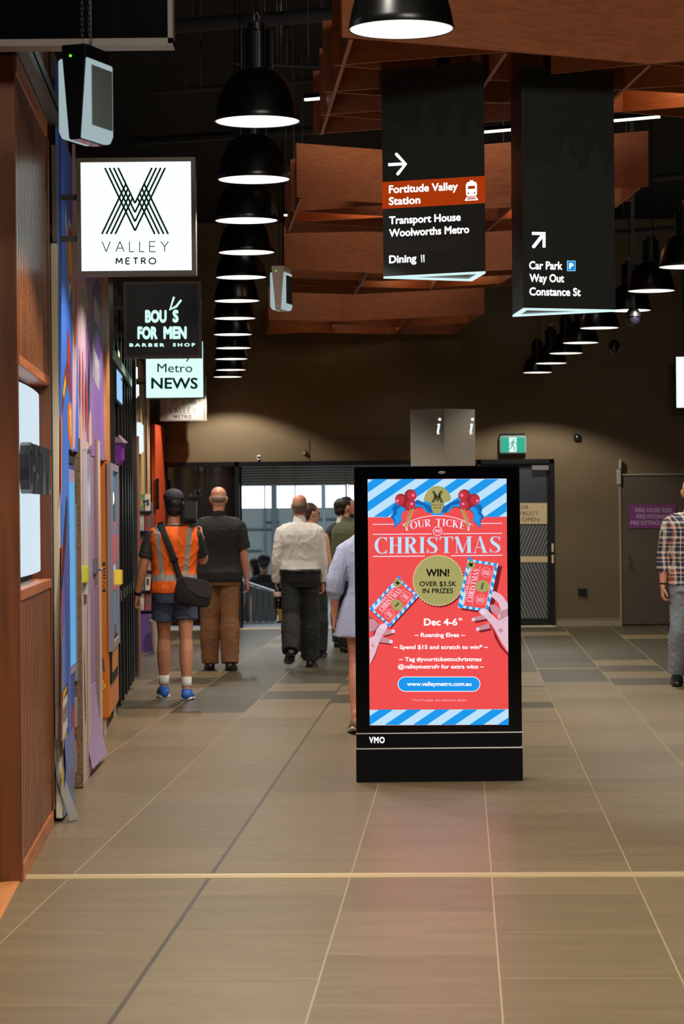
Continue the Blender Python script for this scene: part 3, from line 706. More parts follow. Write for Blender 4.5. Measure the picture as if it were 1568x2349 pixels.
# linear lamps above the gap
def bar(label, a, b_, z=ZR + 0.12):
    p, q = PF(a[0], a[1], z), PF(b_[0], b_[1], z); t = thing('linear_lamp', label, 'lamp', (p + q) / 2)
    MB().beam(p, q, 0.022, 0.014).build('diffuser', emis('cool tube', (255, 250, 226), 2.5), t)
    MB().beam(p + Vector((0, 0, 0.02)), q + Vector((0, 0, 0.02)), 0.03, 0.025).build('housing', BLACK, t)
    mb = MB()
    for f_ in (0.1, 0.9):
        r = p.lerp(q, f_); mb.beam(r + Vector((0, 0, 0.03)), Vector((r.x, r.y, CEIL)), 0.006)
    mb.build('hanger_wire', BLACK, t)
    return t
bar('long lit linear lamp in the gap behind the nearest baffle raft', (1060, 307.5), (1512, 268))
bar('short lit linear lamp end left of the nearest baffle raft', (699, 229), (790, 221))
bar('tiny lit linear lamp left of the second baffle raft', (652, 494), (700, 491))
# dark services under the roof
PIPE = mat('dusty black pipe', (34, 34, 36), 0.6)
for k, (a, b_, z, r, lab) in enumerate((((380, 62), (800, 30), 4.9, 0.05, 'black pipe crossing behind the nearest pendant lamp cord'), ((430, 206), (640, 190), 4.6, 0.02, 'thin conduit left of the nearest left row pendant'), ((640, 150), (760, 155), 4.6, 0.012, 'thin conduit right of the nearest left row pendant'),
        ((380, 320), (700, 300), 4.8, 0.035, 'dark pipe under the roof above the second left row pendant'), ((1390, 420), (1600, 400), 4.6, 0.03, 'dark pipe right of the two direction signs, upper'), ((1400, 535), (1600, 520), 4.4, 0.03, 'dark pipe right of the two direction signs, lower'))):
    p, q = PF(a[0], a[1], z), PF(b_[0], b_[1], z); d = (q - p).normalized()
    o = thing('service_pipe', lab, 'pipe', (p + q) / 2, 'service pipes under the dark roof')
    MB().tube([p - d * 0.3, q + d * 0.3], [r, r], 10, ref=(0, 0, 1)).build('pipe_run', PIPE, o, smooth=True)
    for f_ in (0.15, 0.85): e_ = p.lerp(q, f_); MB().box((e_.x - .004, e_.y - .004, z), (e_.x + .004, e_.y + .004, CEIL)).build('hanger_rod', BLACK, o)

# ---------------------------------------------------------------- pendant lamps
SHADE = mat('black lacquer shade', (8, 7.5, 6), 0.3, spec=0.4)
DIFF = emis('pendant opal', (255, 248, 234), 1.6)
RL = 0.19; ZL = EYE + 1.73
def make_pendant():
    t = thing('pendant_lamp', 'x', 'lamp', (0, 0, 0))
    prof = [(RL, 0.0), (RL + 0.003, 0.004), (RL * .985, .03), (RL * .94, .075), (RL * .86, .125), (RL * .74, .17), (RL * .58, .205), (RL * .42, .226), (RL * .36, .232),
            (RL * .36, .226), (RL * .42, .218), (RL * .56, .197), (RL * .72, .163), (RL * .84, .12), (RL * .92, .072), (RL * .965, .03), (RL * .975, .004), (RL, 0.0)]
    mb = MB(); mb.lathe(prof, seg=40, closed=False); mb.build('shade', SHADE, t, smooth='all', local=True)
    mb = MB(); mb.lathe([(RL * .97, .003), (RL * .96, .012), (0.001, .012), ], seg=40, closed=False); mb.add([(RL * .97 * math.cos(2 * math.pi * k / 40), RL * .97 * math.sin(2 * math.pi * k / 40), .003) for k in range(40)], [tuple(range(40))]); mb.build('diffuser', DIFF, t, local=True)
    mb = MB(); mb.lathe([(RL * .26, .226), (RL * .26, .40), (RL * .2, .41), (RL * .2, .44)], seg=20)
    for k in range(16):
        a = 2 * math.pi * k / 16; d = Vector((math.cos(a), math.sin(a), 0)); mb.beam(d * RL * .31 + Vector((0, 0, .235)), d * RL * .31 + Vector((0, 0, .405)), 0.006, RL * .12, up=d)
    mb.build('heat_sink', BLACK, t, local=True)
    mb = MB(); pts = [(0.018 * math.cos(a), 0, .465 + 0.024 * math.sin(a)) for a in [2 * math.pi * k / 12 for k in range(13)]]
    mb.tube(pts, [0.004] * 13, 6, ref=(0, 1, 0), round_caps=False); mb.build('hook', STEEL, t, local=True)
    mb = MB(); mb.tube([(-0.004, 0, .485), (0, 0, CEIL - ZL)], [0.0025, 0.0025], 5, ref=(0, 1, 0), round_caps=False); mb.tube([(0.03, 0, .44), (0.035, 0.01, CEIL - ZL)], [0.005, 0.005], 6, ref=(0, 1, 0), round_caps=False)
    mb.build('suspension_cable', BLACK, t, local=True)
    return t
ORD = ['first', 'second', 'third', 'fourth', 'fifth', 'sixth', 'seventh', 'eighth', 'ninth', 'tenth', 'eleventh', 'twelfth']
left = [(590, 280), (582, 413), (565, 507), (565, 580), (553, 637), (543, 691), (538, 731), (534, 768), (535, 799), (530, 824), (529, 849), (522, 865)]
right = [(1570, 613), (1493, 668), (1443, 713), (1374, 753), (1331, 787), (1297, 811), (1263, 834), (1232, 855)]
pend0 = make_pendant(); used = False
def place_pendant(px, py, label, group):
    global used
    o = copy_tree(pend0) if used else pend0; used = True
    p = PF(px, py, ZL); o.location = p; o['label'] = label; o['group'] = group
    o.rotation_euler = (0, 0, random.uniform(0, 6.28))
    light('SPOT', 'pendant beam', (p.x, p.y, ZL - 0.015), LAMP_W, WARM, 0.02, (p.x, p.y, 0), spot=129, blend=0.3)
place_pendant(920, 69, 'large near black pendant lamp at the top, in front of the timber baffles', 'black pendant lamps')
for k, (x, y) in enumerate(left): place_pendant(x, y, 'black pendant lamp, %s of the left hand row counted from the nearest' % ORD[k], 'black pendant lamps')
for k, (x, y) in enumerate(right): place_pendant(x, y, 'black pendant lamp, %s of the right hand row counted from the nearest' % ORD[k], 'black pendant lamps')
# added downlights out of view, without fixtures, to brighten the near floor
for x, y in ((-0.6, 5.5), (1.6, 5.5), (-0.5, 8.0), (3.2, 9.5), (4.3, 13.0), (4.8, 16.5), (2.2, 2.0), (-0.6, 2.0)):
    light('SPOT', 'added floor downlight', (x, y, 4.4), LAMP_W * 2.1, WARM, 0.15, (x, y, 0), spot=120, blend=0.7)
# ---------------------------------------------------------------- globe cameras on drop poles at the right
for px, py, Z, lab in ((1452, 732, 20.6, 'clear domed camera hanging behind the second direction sign'), (1408, 800, 27.0, 'small domed camera farther back, right of the far pendants')):
    c = P(px, py, Z); t = thing('dome_camera', lab, 'camera', c, 'ceiling dome cameras')
    mb = MB(); mb.ball((0, 0, 0), (0.052, 0.052, 0.06)); mb.build('dome', mat('smoky dome', (14, 13, 20), 0.15), t, smooth='all', local=True)
    mb = MB(); mb.lathe([(0.06, 0.02), (0.06, 0.05), (0.03, 0.09)], seg=20); mb.build('housing', BLACK, t, smooth=True, local=True)
    MB().box((-0.015, -0.015, 0.08), (0.015, 0.015, CEIL - c.z)).build('pole', BLACK, t, local=True)

# ---------------------------------------------------------------- hanging exit lights
def exit_light(label, px, pytop, pybot, Z, yaw, shell=None):
    top, bot = P(px, pytop, Z), P(px, pybot, Z); h = top.z - bot.z; k = h / 0.34
    t = thing('emergency_light', label, 'exit light', (bot.x, Z, bot.z), 'hanging emergency exit lights', rotz=yaw)
    w, d = 0.062 * k, 0.10 * k
    mb = MB(); mb.hexa([(-.022 * k, -d, .0), (.022 * k, -d, 0), (.022 * k, d, 0), (-.022 * k, d, 0), (-.05 * k, -d, h), (.05 * k, -d, h), (.05 * k, d, h), (-.05 * k, d, h)])
    mb.build('housing', shell or mat('beige housing', (232, 214, 190), 0.5), t, local=True, bevel=0.004)
    for sgn in (-1, 1):
        mb = MB(); x0b, x0t = sgn * .024 * k, sgn * .047 * k; x1 = sgn * w
        prof = [(0.015, 0), (0.02, -.01), (h * .83, 0)]
        vs = []
        for y in (-d * 0.99, d * 0.99): vs += [(x0b, y, .004 * k), (x1 * .8, y, .004 * k), (x1, y, .03 * k), (x1, y, h * .84), (x0t, y, h * .86)]
        mb.add(vs, [(0, 1, 2, 3, 4), (9, 8, 7, 6, 5)] + [(i, (i + 1) % 5, 5 + (i + 1) % 5, 5 + i) for i in range(5)])
        mb.build('side_cover', emis('lit side cover', (196, 220, 224), 0.62), t, local=True, bevel=0.003)
        mb = MB(); mb.box((min(x1, x1 + sgn * .004), -d * .85, .05 * k), (max(x1, x1 + sgn * .004), d * .85, h * .78)); mb.build('sign_glass', mat('dim sign glass', (92, 100, 100), 0.15), t, local=True)
    mb = MB(); mb.ball((-.012 * k, -d - .001, h * .88), .005 * k); mb.build('indicator', emis('led green', (110, 230, 20), 1.5), t, smooth='all', local=True)
    for sx in (-.012, .016):
        mb = MB(); z = h; n = 0
        while z < CEIL - bot.z - 0.02:
            mb.tube([(sx * k + (.004 if n % 2 else 0) * q, (0 if n % 2 else .004) * q, z + zz) for q, zz in ((0, 0), (1, .005), (1, .017), (0, .022), (-1, .017), (-1, .005), (0, 0))], [.0013] * 7, 4, ref=(0.3, 1, 0), round_caps=False)
            z += .0205; n += 1
        mb.build('chain', BLACK, t, local=True)
    mb = MB(); mb.tube([(.022 * k, 0, h), (.018 * k, .01, h + .1), (.02 * k, .01, CEIL - bot.z)], [.0035] * 3, 6, ref=(0, 1, 0)); mb.build('power_cable', BLACK, t, local=True)
    return t
exit_light('small hanging exit light in front of the third baffle raft, right of the pendant row', 645, 612, 713, 17.9, -0.24)
exit_light('near blurred hanging exit light with a green indicator, upper left', 198, 112, 328, 9.63, -0.34, GLOSSBLACK)  # black housing paints in the shade of its backlit centre
# near header sign seen from its back
p = P(393, 100, 10.3); hs = thing('overhead_screen', 'black overhead screen with a pale frame cut off by the top left corner', 'screen', (-1.2, 10.35, p.z))
MB().box((-2.6, 10.32, p.z + 0.02), (p.x - 0.01, 10.4, p.z + 0.8)).build('panel', GLOSSBLACK, hs)
mb = MB(); mb.box((-2.62, 10.29, p.z - 0.006), (p.x + 0.006, 10.42, p.z + 0.022)); mb.box((p.x - 0.014, 10.29, p.z), (p.x + 0.006, 10.42, p.z + 0.82)); mb.build('frame', mat('pinkish grey frame', (138, 126, 120), 0.45), hs)
mb = MB()
for x in (-1.9, -0.95): mb.beam((x, 10.37, p.z + 0.8), (x, 10.37, CEIL), 0.03)
mb.build('hanger_pole', BLACK, hs)
# ---------------------------------------------------------------- digital kiosk
ZK = PF(1008, 1793).y
k0, k1 = P(818, 1793, ZK), P(1198, 1793, ZK); KX0, KX1 = k0.x, k1.x
ZT = P(1001, 1069, ZK).z
ki = thing('digital_kiosk', 'tall black digital advertising kiosk showing a red christmas poster', 'kiosk', ((KX0 + KX1) / 2, ZK + 0.12, 0))
zband1, zband0 = P(1008, 1681, ZK).z, P(1008, 1716, ZK).z
MB().box((KX0, ZK + 0.006, zband0 + 0.004), (KX1, ZK + 0.2, ZT)).build('body', mat('black kiosk shell', (3, 3, 3.5), 0.35, spec=0.12), ki, bevel=0.006)
MB().box((KX0 + 0.004, ZK, zband1 + 0.004), (KX1 - 0.004, ZK + 0.008, ZT - 0.004)).build('front_glass', mat('kiosk front glass', (2, 2, 2.5), 0.12, spec=0.12), ki)
mb = MB(); mb.box((KX0 - 0.002, ZK - 0.003, 0.0), (KX1 + 0.002, ZK + 0.2, zband0 - 0.003)); mb.build('base', mat('black kiosk base', (3, 3, 3.5), 0.5, spec=0.12), ki, bevel=0.003)
A = Art(lambda x, y: (x, y)); DOT = mat('vent hole', (2, 2, 2), 0.9)
for k in range(24):
    x = KX0 + 0.12 + k * 0.031; z = zband0 - 0.032
    A.disc(x, z, 0.004, DOT, 1, 8)
A.build('vent_holes', lambda a, b, h: Vector((a, ZK - 0.0032 - h, b)), ki)
CHR = mat('polished trim', (225, 225, 225), 0.18, 1.0)
for z in (zband1, zband0): MB().box((KX0 - 0.002, ZK - 0.004, z - 0.0035), (KX1 + 0.002, ZK + 0.1, z + 0.0035)).build('trim_strip', CHR, ki)
fn, place = flat(ZK + 0.0055)
A = Art(fn); A.text('VMO', 846, 882, 1705, 15, emis('logo white', (250, 250, 250), 1.0), 1, bold=0.05, spacing=1.15); A.build('lettering', place, ki)
mb = MB(); c = P(1013, 1084, ZK); mb.ball((c.x, ZK, c.z), (0.022, 0.006, 0.01)); mb.build('camera_lens', mat('lens grey', (120, 120, 120), 0.2), ki, smooth='all')
# the poster on its screen
fn, place = flat(ZK - 0.0006)
A = Art(fn)
ROT = 0.0090
def sp(px, py): return px, py
RED = emis('poster red', (240, 78, 78)); BLU = emis('poster blue', (22, 152, 236)); DBL = emis('poster deep blue', (12, 100, 176)); PAL = emis('poster pale blue', (190, 226, 250))
GOLD = emis('poster gold', (168, 162, 100)); CREAM = emis('poster cream', (232, 200, 150)); INK = emis('poster ink', (14, 14, 12)); LIT = emis('poster white', (244, 228, 250))
BERRY = emis('poster berry', (196, 48, 62)); DBER = emis('poster dark berry', (150, 40, 48)); PINK = emis('poster pink', (236, 130, 170)); SHD = emis('poster dark red', (120, 28, 36))
SK = emis('poster skin', (226, 190, 206)); SK2 = emis('poster skin mid', (200, 142, 152)); SK3 = emis('poster skin shade', (150, 84, 92)); NAIL = emis('poster nail', (232, 208, 232))
def X0(y): return 842.5 + (y - 1098) * 0.0088
def X1(y): return 1161.0 + (y - 1098) * 0.0088
def band(y0, y1, m, l): A.poly([(X0(y0), y0 + .8), (X1(y0), y0 - .8), (X1(y1), y1 - .8), (X0(y1), y1 + .8)], m, l)
band(1098.5, 1663.5, RED, 0)
def stripes(y0, y1, xs, w, run):
    band(y0, y1, PAL, 1)
    for x in xs:
        # blue slanted bar, top at x..x+w on y0, moves left by run at y1; clipped by the screen
        pts = [(x, y0), (x + w, y0), (x + w - run, y1), (x - run, y1)]
        lo, hi = X0((y0 + y1) / 2), X1((y0 + y1) / 2)
        q = []
        for (lim, less) in ((hi, True), (lo, False)):
            out = []
            src = pts if not q else q
            for i, a in enumerate(src):
                b_ = src[(i + 1) % len(src)]; ia, ib = (a[0] <= lim) == less, (b_[0] <= lim) == less
                if ia: out.append(a)
                if ia != ib: t = (lim - a[0]) / (b_[0] - a[0]); out.append((lim, a[1] + t * (b_[1] - a[1])))
            q = out
            if len(q) < 3: break
        if len(q) >= 3: A.poly(q, BLU, 2)
stripes(1098.8, 1186, [865 + 63.5 * k - 8 for k in range(8)], 32, 128)
stripes(1627.5, 1663, [870 + 64.5 * k for k in range(6)], 32, 53)
# holly, berries, gold crest
def holly(cx, flip):
    f = lambda x: cx + flip * x
    A.poly([(f(0), 1166), (f(-18), 1160), (f(-46), 1146), (f(-52), 1150), (f(-64), 1142), (f(-78), 1143), (f(-86), 1140), (f(-88), 1178), (f(-60), 1182), (f(0), 1182)], DBL, 3)
    A.poly([(f(0), 1176), (f(-20), 1176), (f(-32), 1160), (f(-50), 1156), (f(-56), 1150), (f(-70), 1150), (f(-84), 1148), (f(-86), 1180), (f(-50), 1184), (f(0), 1184)], BLU, 4)
    A.poly([(f(-84), 1160), (f(-98), 1156), (f(-104), 1166), (f(-101), 1176), (f(-108), 1186), (f(-100), 1194), (f(-99), 1212), (f(-88), 1200), (f(-76), 1190), (f(-74), 1166)], DBL, 4)
    A.poly([(f(-80), 1160), (f(-92), 1168), (f(-94), 1180), (f(-102), 1186), (f(-97), 1192), (f(-98.5), 1209), (f(-88), 1198), (f(-74), 1190), (f(-72), 1168)], BLU, 5)
    for bx, by, r in ((-66, 1186, 17), (-42, 1180, 16), (-22, 1190, 14)): A.disc(f(bx), by, r, RED, 6); 
    for bx, by, r in ((-67, 1184, 17), (-43, 1178, 16), (-23, 1188, 13)): A.disc(f(bx), by, r, SHD, 5)
    for bx, by, r in ((-84, 1146, 13.5), (-62, 1136.5, 14), (-64, 1158, 13.5), (-74, 1152, 13)): A.disc(f(bx), by, r, DBER, 7)
    for bx, by, r in ((-86.5, 1147, 11), (-58.5, 1136.5, 11), (-61.5, 1158, 10.5)): A.disc(f(bx), by, r, BERRY, 8)
    for bx, by in ((-92, 1149), (-56, 1136), (-59, 1156)): A.disc(f(bx), by, 3.4, PINK, 9)
    for q in range(6):
        x, y = -59 - 2.4 * q, 1169 + 7 * q
        for sx in (-1, 1):
            A.poly([(f(x + sx * .5), y + 2), (f(x + sx * 5.5), y - 2), (f(x + sx * 5), y + 3), (f(x + sx * .5), y + 6)], GOLD, 16)
    A.stroke([(f(-56), 1166), (f(-74), 1210)], 2, GOLD, 16)
holly(1003.0, 1); holly(1002.5, -1)
A.poly([(971, 1147), (974, 1136), (981, 1125), (991, 1117), (1003, 1114.5), (1015, 1117), (1025, 1125), (1032, 1136), (1034, 1144), (1030, 1150), (1019, 1152), (1015, 1166), (1010, 1177), (994, 1178), (989, 1166), (987, 1152), (976, 1151)], GOLD, 10)
woven_mark(A, 1002.5, 1126, 27, INK, 12, w=1.2)
line_text(A, 'VALLEY', 988.5, 1016.5, 1160.5, 5, 0.7, INK, 12); A.text('METRO', 994, 1011, 1166.5, 2.8, INK, 12, bold=0.04, spacing=1.3)
# red field below the crest with its arched rule
arch = [(x, 1193 - 10.5 + ((x - 1003) / 76.0) ** 2 * 19.5) for x in range(927, 1080, 6)]
A.poly(arch + [(1100, 1230), (906, 1230)], RED, 11)
A.stroke(arch, 1.6, LIT, 13)
A.stroke([(854, 1203), (903, 1202.6)], 1.8, LIT, 13); A.stroke([(1102, 1200.8), (1151, 1200.3)], 1.8, LIT, 13)
A.stroke([(854.5, 1225.8), (989, 1224.7)], 1.8, LIT, 13); A.stroke([(1015, 1224.5), (1151, 1223.4)], 1.8, LIT, 13)
A.stroke([(855, 1276.5), (974, 1275.5)], 2, LIT, 13); A.stroke([(1034, 1274.8), (1152, 1273.6)], 2, LIT, 13)
serif_text(A, 'YOUR TICKET', 924, 1082, 1206.5, 16.5, LIT, 14, tf=lambda x, y: (x + (x - 1003) / 76 * (y - 1198) * -0.22, y + ((x - 1003) / 76.0) ** 2 * 12), gap=0.11)
A.disc(1003, 1218.3, 11.5, RED, 14); A.ring(1003, 1218.3, 10.6, 1.5, LIT, 15); A.text('TO', 996.4, 1009.8, 1221.6, 6.6, LIT, 15, bold=0.05)
serif_text(A, 'CHRISTMAS', 859, 1148, 1268.8, 37.5, PAL, 14, tf=lambda x, y: (x, y - (x - 1003) * 0.008), gap=0.1)
# win roundel
def scallop(cx, cy, r, n, amp, m, l): A.poly([(cx + (r + amp * math.cos(n * t)) * math.cos(t), cy + (r + amp * math.cos(n * t)) * math.sin(t)) for t in [2 * math.pi * k / (n * 6) for k in range(n * 6)]], m, l)
scallop(1007, 1335, 58.2, 50, .9, SHD, 3); scallop(1004.5, 1331.5, 58.2, 50, .9, CREAM, 4); scallop(1004.5, 1331.5, 56.4, 50, .9, GOLD, 5)
A.text('WIN!', 976.5, 1030, 1322.5, 17.5, INK, 6, bold=0.035); A.text('OVER $3.5K', 961.5, 1046, 1345, 11.5, INK, 6, bold=0.02); A.text('IN PRIZES', 968.5, 1038.5, 1361, 11.5, INK, 6, bold=0.02)
# scratch tickets: drawn upright in a 150 x 82 box and turned
def ticket(o, ex, ey, shadow, l0):
    tf = lambda x, y: (o[0] + ex[0] * x / 150 + ey[0] * y / 82, o[1] + ex[1] * x / 150 + ey[1] * y / 82)
    def pol(pts, m, l): A.poly([tf(*p) for p in pts], m, l0 + l)
    A.poly([(p[0] + shadow[0], p[1] + shadow[1]) for p in (tf(0, 0), tf(150, 0), tf(150, 82), tf(0, 82))], SHD, l0)
    pol([(0, 0), (150, 0), (150, 82), (0, 82)], PAL, 1)
    for k in range(7): x = 4 + 24 * k; pol([(x, 0), (x + 12, 0), (x + 6, 8), (x - 6, 8)][:4] if k else [(x, 0), (x + 12, 0), (x + 6, 8), (0, 8)], BLU, 2); 
    for k in range(6): x = 10 + 24 * k; pol([(x, 74), (x + 12, 74), (x + 6, 82), (x - 6, 82)], BLU, 2)
    for k in range(5): y = 6 + 16 * k; pol([(0, y), (9, y), (9, y + 8), (0, y + 8)], BLU, 2); pol([(141, y), (150, y), (150, y + 8), (141, y + 8)], BLU, 2)
    pol([(8, 14), (40, 14), (60, 7), (98, 7), (118, 14), (142, 14), (142, 74), (8, 74)], RED, 3)
    for y in (16, 36): A.stroke([tf(12, y), tf(138, y)], .6, LIT, l0 + 4)
    A.stroke([tf(8, 72), tf(142, 72)], .6, LIT, l0 + 4)
    serif_text(A, 'YOUR TICKET', 44, 108, 17, 6.5, LIT, l0 + 4, tf=lambda x, y: tf(x, y)); serif_text(A, 'CHRISTMAS', 22, 124, 34, 14, LIT, l0 + 4, tf=lambda x, y: tf(x, y))
    q = [tf(75 + 18.5 * math.cos(a), 53 + 18.5 * math.sin(a)) for a in [2 * math.pi * k / 28 for k in range(28)]]; A.poly(q, GOLD, l0 + 5)
    A.text('WIN!', 65, 85, 56, 7, INK, l0 + 6, bold=0.04, tf=tf)
    for cx in (34, 118):
        c = tf(cx, 55); A.ring(c[0], c[1], 11.5, .6, LIT, l0 + 5)
        for k in range(6): A.stroke([tf(cx - 8, 47 + 3.2 * k), tf(cx + 8 - 3 * (k % 2), 47 + 3.2 * k)], 1.0, LIT, l0 + 5)
    c = tf(134, 11); A.disc(c[0], c[1], 9.5, GOLD, l0 + 6); woven_mark(A, 134, 5, 11, INK, l0 + 7, tf=tf, w=1.6)
# left ticket runs up to the right, right ticket nearly upright
ticket((846, 1396), (66, -72), (48, 43), (2, 3), 6)
ticket((1049, 1393), (23.5, -111), (70, 11), (9, 6), 6)
def hand_left():
    S = 14
    A.poly([(846, 1412), (854, 1418), (866, 1426), (868, 1440), (857, 1450), (846, 1450)], SK3, S)      # fingers behind
    for pts, w in (([(878, 1452), (901, 1448)], [13, 9]), ([(866, 1465), (896, 1472)], [15, 9])):
        A.stroke([(p[0] + 2, p[1] + 2.5) for p in pts], [x + 1 for x in w], SHD, S - 3); A.stroke(pts, w, SK2, S); A.disc(*pts[1], w[1] / 2, NAIL, S + 1)
    A.poly([(848, 1528), (860, 1505), (868, 1478), (860, 1440), (852, 1470)], SHD, S - 3)
    A.poly([(847, 1420), (856, 1420), (868, 1432), (858, 1446), (847, 1450)], SK2, S + 1)
    A.poly([(847, 1464), (858, 1458), (864, 1442), (872, 1432), (882, 1429), (888, 1434), (887, 1442), (878, 1454), (870, 1470), (865, 1484), (860, 1500), (848, 1525)], SK, S + 3)
    A.poly([(875, 1434), (882, 1431), (886.5, 1435), (885, 1442), (880, 1444), (873, 1440)], NAIL, S + 4)
    for y in (0, 3): A.stroke([(864 + y, 1451 + y), (870 + y, 1455 + y)], .6, SK2, S + 4)
    A.stroke([(852, 1478), (858, 1484)], 4, SK2, S + 4)
def hand_right():
    S = 14
    A.poly([(1128, 1357), (1134, 1356), (1150, 1365), (1164, 1384), (1164, 1420), (1150, 1430), (1140, 1415), (1148, 1398), (1142, 1382), (1126, 1368)], SK, S)
    A.poly([(1122, 1388), (1132, 1386), (1148, 1398), (1147, 1408), (1140, 1412), (1126, 1402)], SK2, S + 1)
    A.poly([(1146, 1402), (1164, 1396), (1164, 1424), (1146, 1426)], SK2, S + 1)
    for pts, w in (([(1113, 1414), (1085, 1421)], [12, 8]), ([(1122, 1435), (1095, 1443)], [13, 8])):
        A.stroke([(p[0] + 3, p[1] + 4) for p in pts], [x + 1 for x in w], SHD, S - 3); A.stroke(pts, w, SK2, S); A.disc(*pts[1], w[1] / 2, NAIL, S + 1)
    A.poly([(1128, 1434), (1140, 1462), (1150, 1482), (1165, 1500), (1165, 1505), (1146, 1484), (1134, 1462)], SHD, S - 3)
    A.poly([(1097, 1404), (1101, 1397), (1110, 1395), (1117, 1399), (1130, 1412), (1144, 1424), (1152, 1420), (1164.5, 1412), (1165, 1496), (1150, 1474), (1138, 1452), (1128, 1434), (1112, 1416)], SK, S + 3)
    A.poly([(1099, 1405), (1102, 1399), (1109, 1397), (1114, 1401), (1113, 1407), (1106, 1411)], NAIL, S + 4)
    for k in (0, 4): A.stroke([(1118 + k, 1416 + k * .3), (1121 + k, 1410 + k * .6)], .6, SK2, S + 4)
    A.disc(1148, 1446, 5, SK2, S + 4); A.stroke([(1150, 1428), (1162, 1420)], .8, SK2, S + 4)
hand_left(); hand_right()
WT = emis('poster text white', (255, 250, 252), 1.05)
A.text('Dec 4-6', 971.5, 1048.5, 1435, 16.5, WT, 3, bold=0.03); A.text('th', 1050.5, 1059.5, 1423.5, 7.5, WT, 3, bold=0.02)
A.text('~ Roaming Elves ~', 950.5, 1066, 1461.5, 10, WT, 3, bold=0.03)
A.text('~ Spend $15 and scratch to win* ~', 902.5, 1118.5, 1489, 9.6, WT, 3, bold=0.03)
A.text('~ Tag #yourtickettochristmas', 914.5, 1104, 1516.8, 9.6, WT, 3, bold=0.03); A.text('@valleymetrofv for extra wins ~', 912, 1109, 1533.8, 9.6, WT, 3, bold=0.03)
def pill(x0, y0, x1, y1, m, l):
    r = (y1 - y0) / 2; cy = (y0 + y1) / 2; pts = []
    for k in range(13): a = math.pi / 2 + math.pi * k / 12; pts.append((x0 + r + r * math.cos(a), cy - r * math.sin(a)))
    for k in range(13): a = -math.pi / 2 + math.pi * k / 12; pts.append((x1 - r + r * math.cos(a), cy - r * math.sin(a)))
    A.poly(pts, m, l)
pill(911.5, 1552, 1101, 1586.5, WT, 3); pill(913, 1553.5, 1099.5, 1585, BLU, 4)
A.text('www.valleymetro.com.au', 933, 1080.5, 1573.5, 9.6, WT, 5, bold=0.03)
A.text("*T's & C's apply. See website for details.", 943, 1069.5, 1608.5, 5.2, emis('poster faint', (248, 188, 196)), 3)
A.build('screen', place, ki, step=0.00025)

# ---------------------------------------------------------------- hanging direction signs: three-sided prisms
SIGNF = mat('charcoal sign panel', (46, 48, 46), 0.33, spec=0.5)
HOLE = mat('perforation', (3, 3, 3), 0.9); SW = emis('sign lettering', (255, 255, 255), 1.15)
def prism_sign(name, label, corners, zbot, front, side, ztop):
    """corners: plan points going round; front: index pair of the lettered face"""
    c = sum((Vector((p[0], p[1], 0)) for p in corners), Vector()) / 3
    t = thing(name, label, 'sign', (c.x, c.y, zbot), 'hanging direction signs')
    MB().prism([(p[0], p[1]) for p in corners], zbot + 0.012, ztop).build('panel_box', SIGNF, t)
    # lit channel along the lower edge
    mb = MB(); n = 3; inner = [c.lerp(Vector((p[0], p[1], 0)), 0.87) for p in corners]
    vs = [(p[0], p[1], zbot) for p in corners] + [(p.x, p.y, zbot) for p in inner] + [(p[0], p[1], zbot + 0.011) for p in corners] + [(p.x, p.y, zbot + 0.011) for p in inner]
    fs = []
    for i in range(3):
        j = (i + 1) % 3; fs += [(i, j, 3 + j, 3 + i), (6 + i, 9 + i, 9 + j, 6 + j), (i, 6 + i, 6 + j, j), (3 + i, 3 + j, 9 + j, 9 + i)]
    mb.add(vs, fs); mb.build('light_rim', emis('rim light', (214, 245, 246), 1.0), t)
    MB().prism([(c.lerp(Vector((p[0], p[1], 0)), 0.12)[0], c.lerp(Vector((p[0], p[1], 0)), 0.12)[1]) for p in corners], ztop - 0.01, CEIL).build('hanger', BLACK, t)
    return t
HS = 1.245
def pat(px, py, z): p = PF(px, py, z); return (p.x, p.y)
zb1 = EYE + HS
c1 = [pat(879, 639, zb1), pat(1113, 627, zb1), pat(1082, 645.5, zb1)]
d1 = prism_sign('direction_sign', 'left hanging charcoal direction sign with a rust red station band', c1, zb1, 0, 1, 3.95)
fnp, plp = pane((*c1[0], 0), (c1[1][0] - c1[0][0], c1[1][1] - c1[0][1]))
A = Art(fnp); RUST = mat('rust red band', (184, 62, 8), 0.4, emit=0)
# the band glows a little like the rest of the lit face
RUSTE = emis('rust band', (178, 58, 8), 0.85)
A.poly([(876, 418), (1112.3, 403.5), (1112.5, 466), (876.5, 479.5)], RUSTE, 1)
sl = -0.05
def arrow(pts_list, w, l=2):
    for p in pts_list: A.stroke(p, w, SW, l)
A.stroke([(890, 378), (928, 375.8)], 7, SW, 2); A.stroke([(909, 354), (930, 376.5), (912, 399)], 7.5, SW, 2); A.disc(909, 354, 3.6, SW, 2, 12); A.disc(912, 399, 3.6, SW, 2, 12)
A.text('Fortitude Valley', 891.5, 1050, 444, 18.5, SW, 2, bold=0.035, slope=sl); A.text('Station', 891.5, 964, 471, 18.5, SW, 2, bold=0.035, slope=sl)
A.text('Transport House', 892, 1056.5, 515, 18.5, SW, 2, bold=0.035, slope=sl); A.text('Woolworths Metro', 892, 1076, 544, 18.5, SW, 2, bold=0.035, slope=sl)
A.text('Dining', 892, 955, 604.5, 18.5, SW, 2, bold=0.035, slope=sl)
A.poly([(965, 585), (967.5, 584.5), (968, 602), (966, 602), (965.5, 595)], SW, 2); A.poly([(970, 584.5), (973, 584), (973.2, 602), (971, 602)], SW, 2)
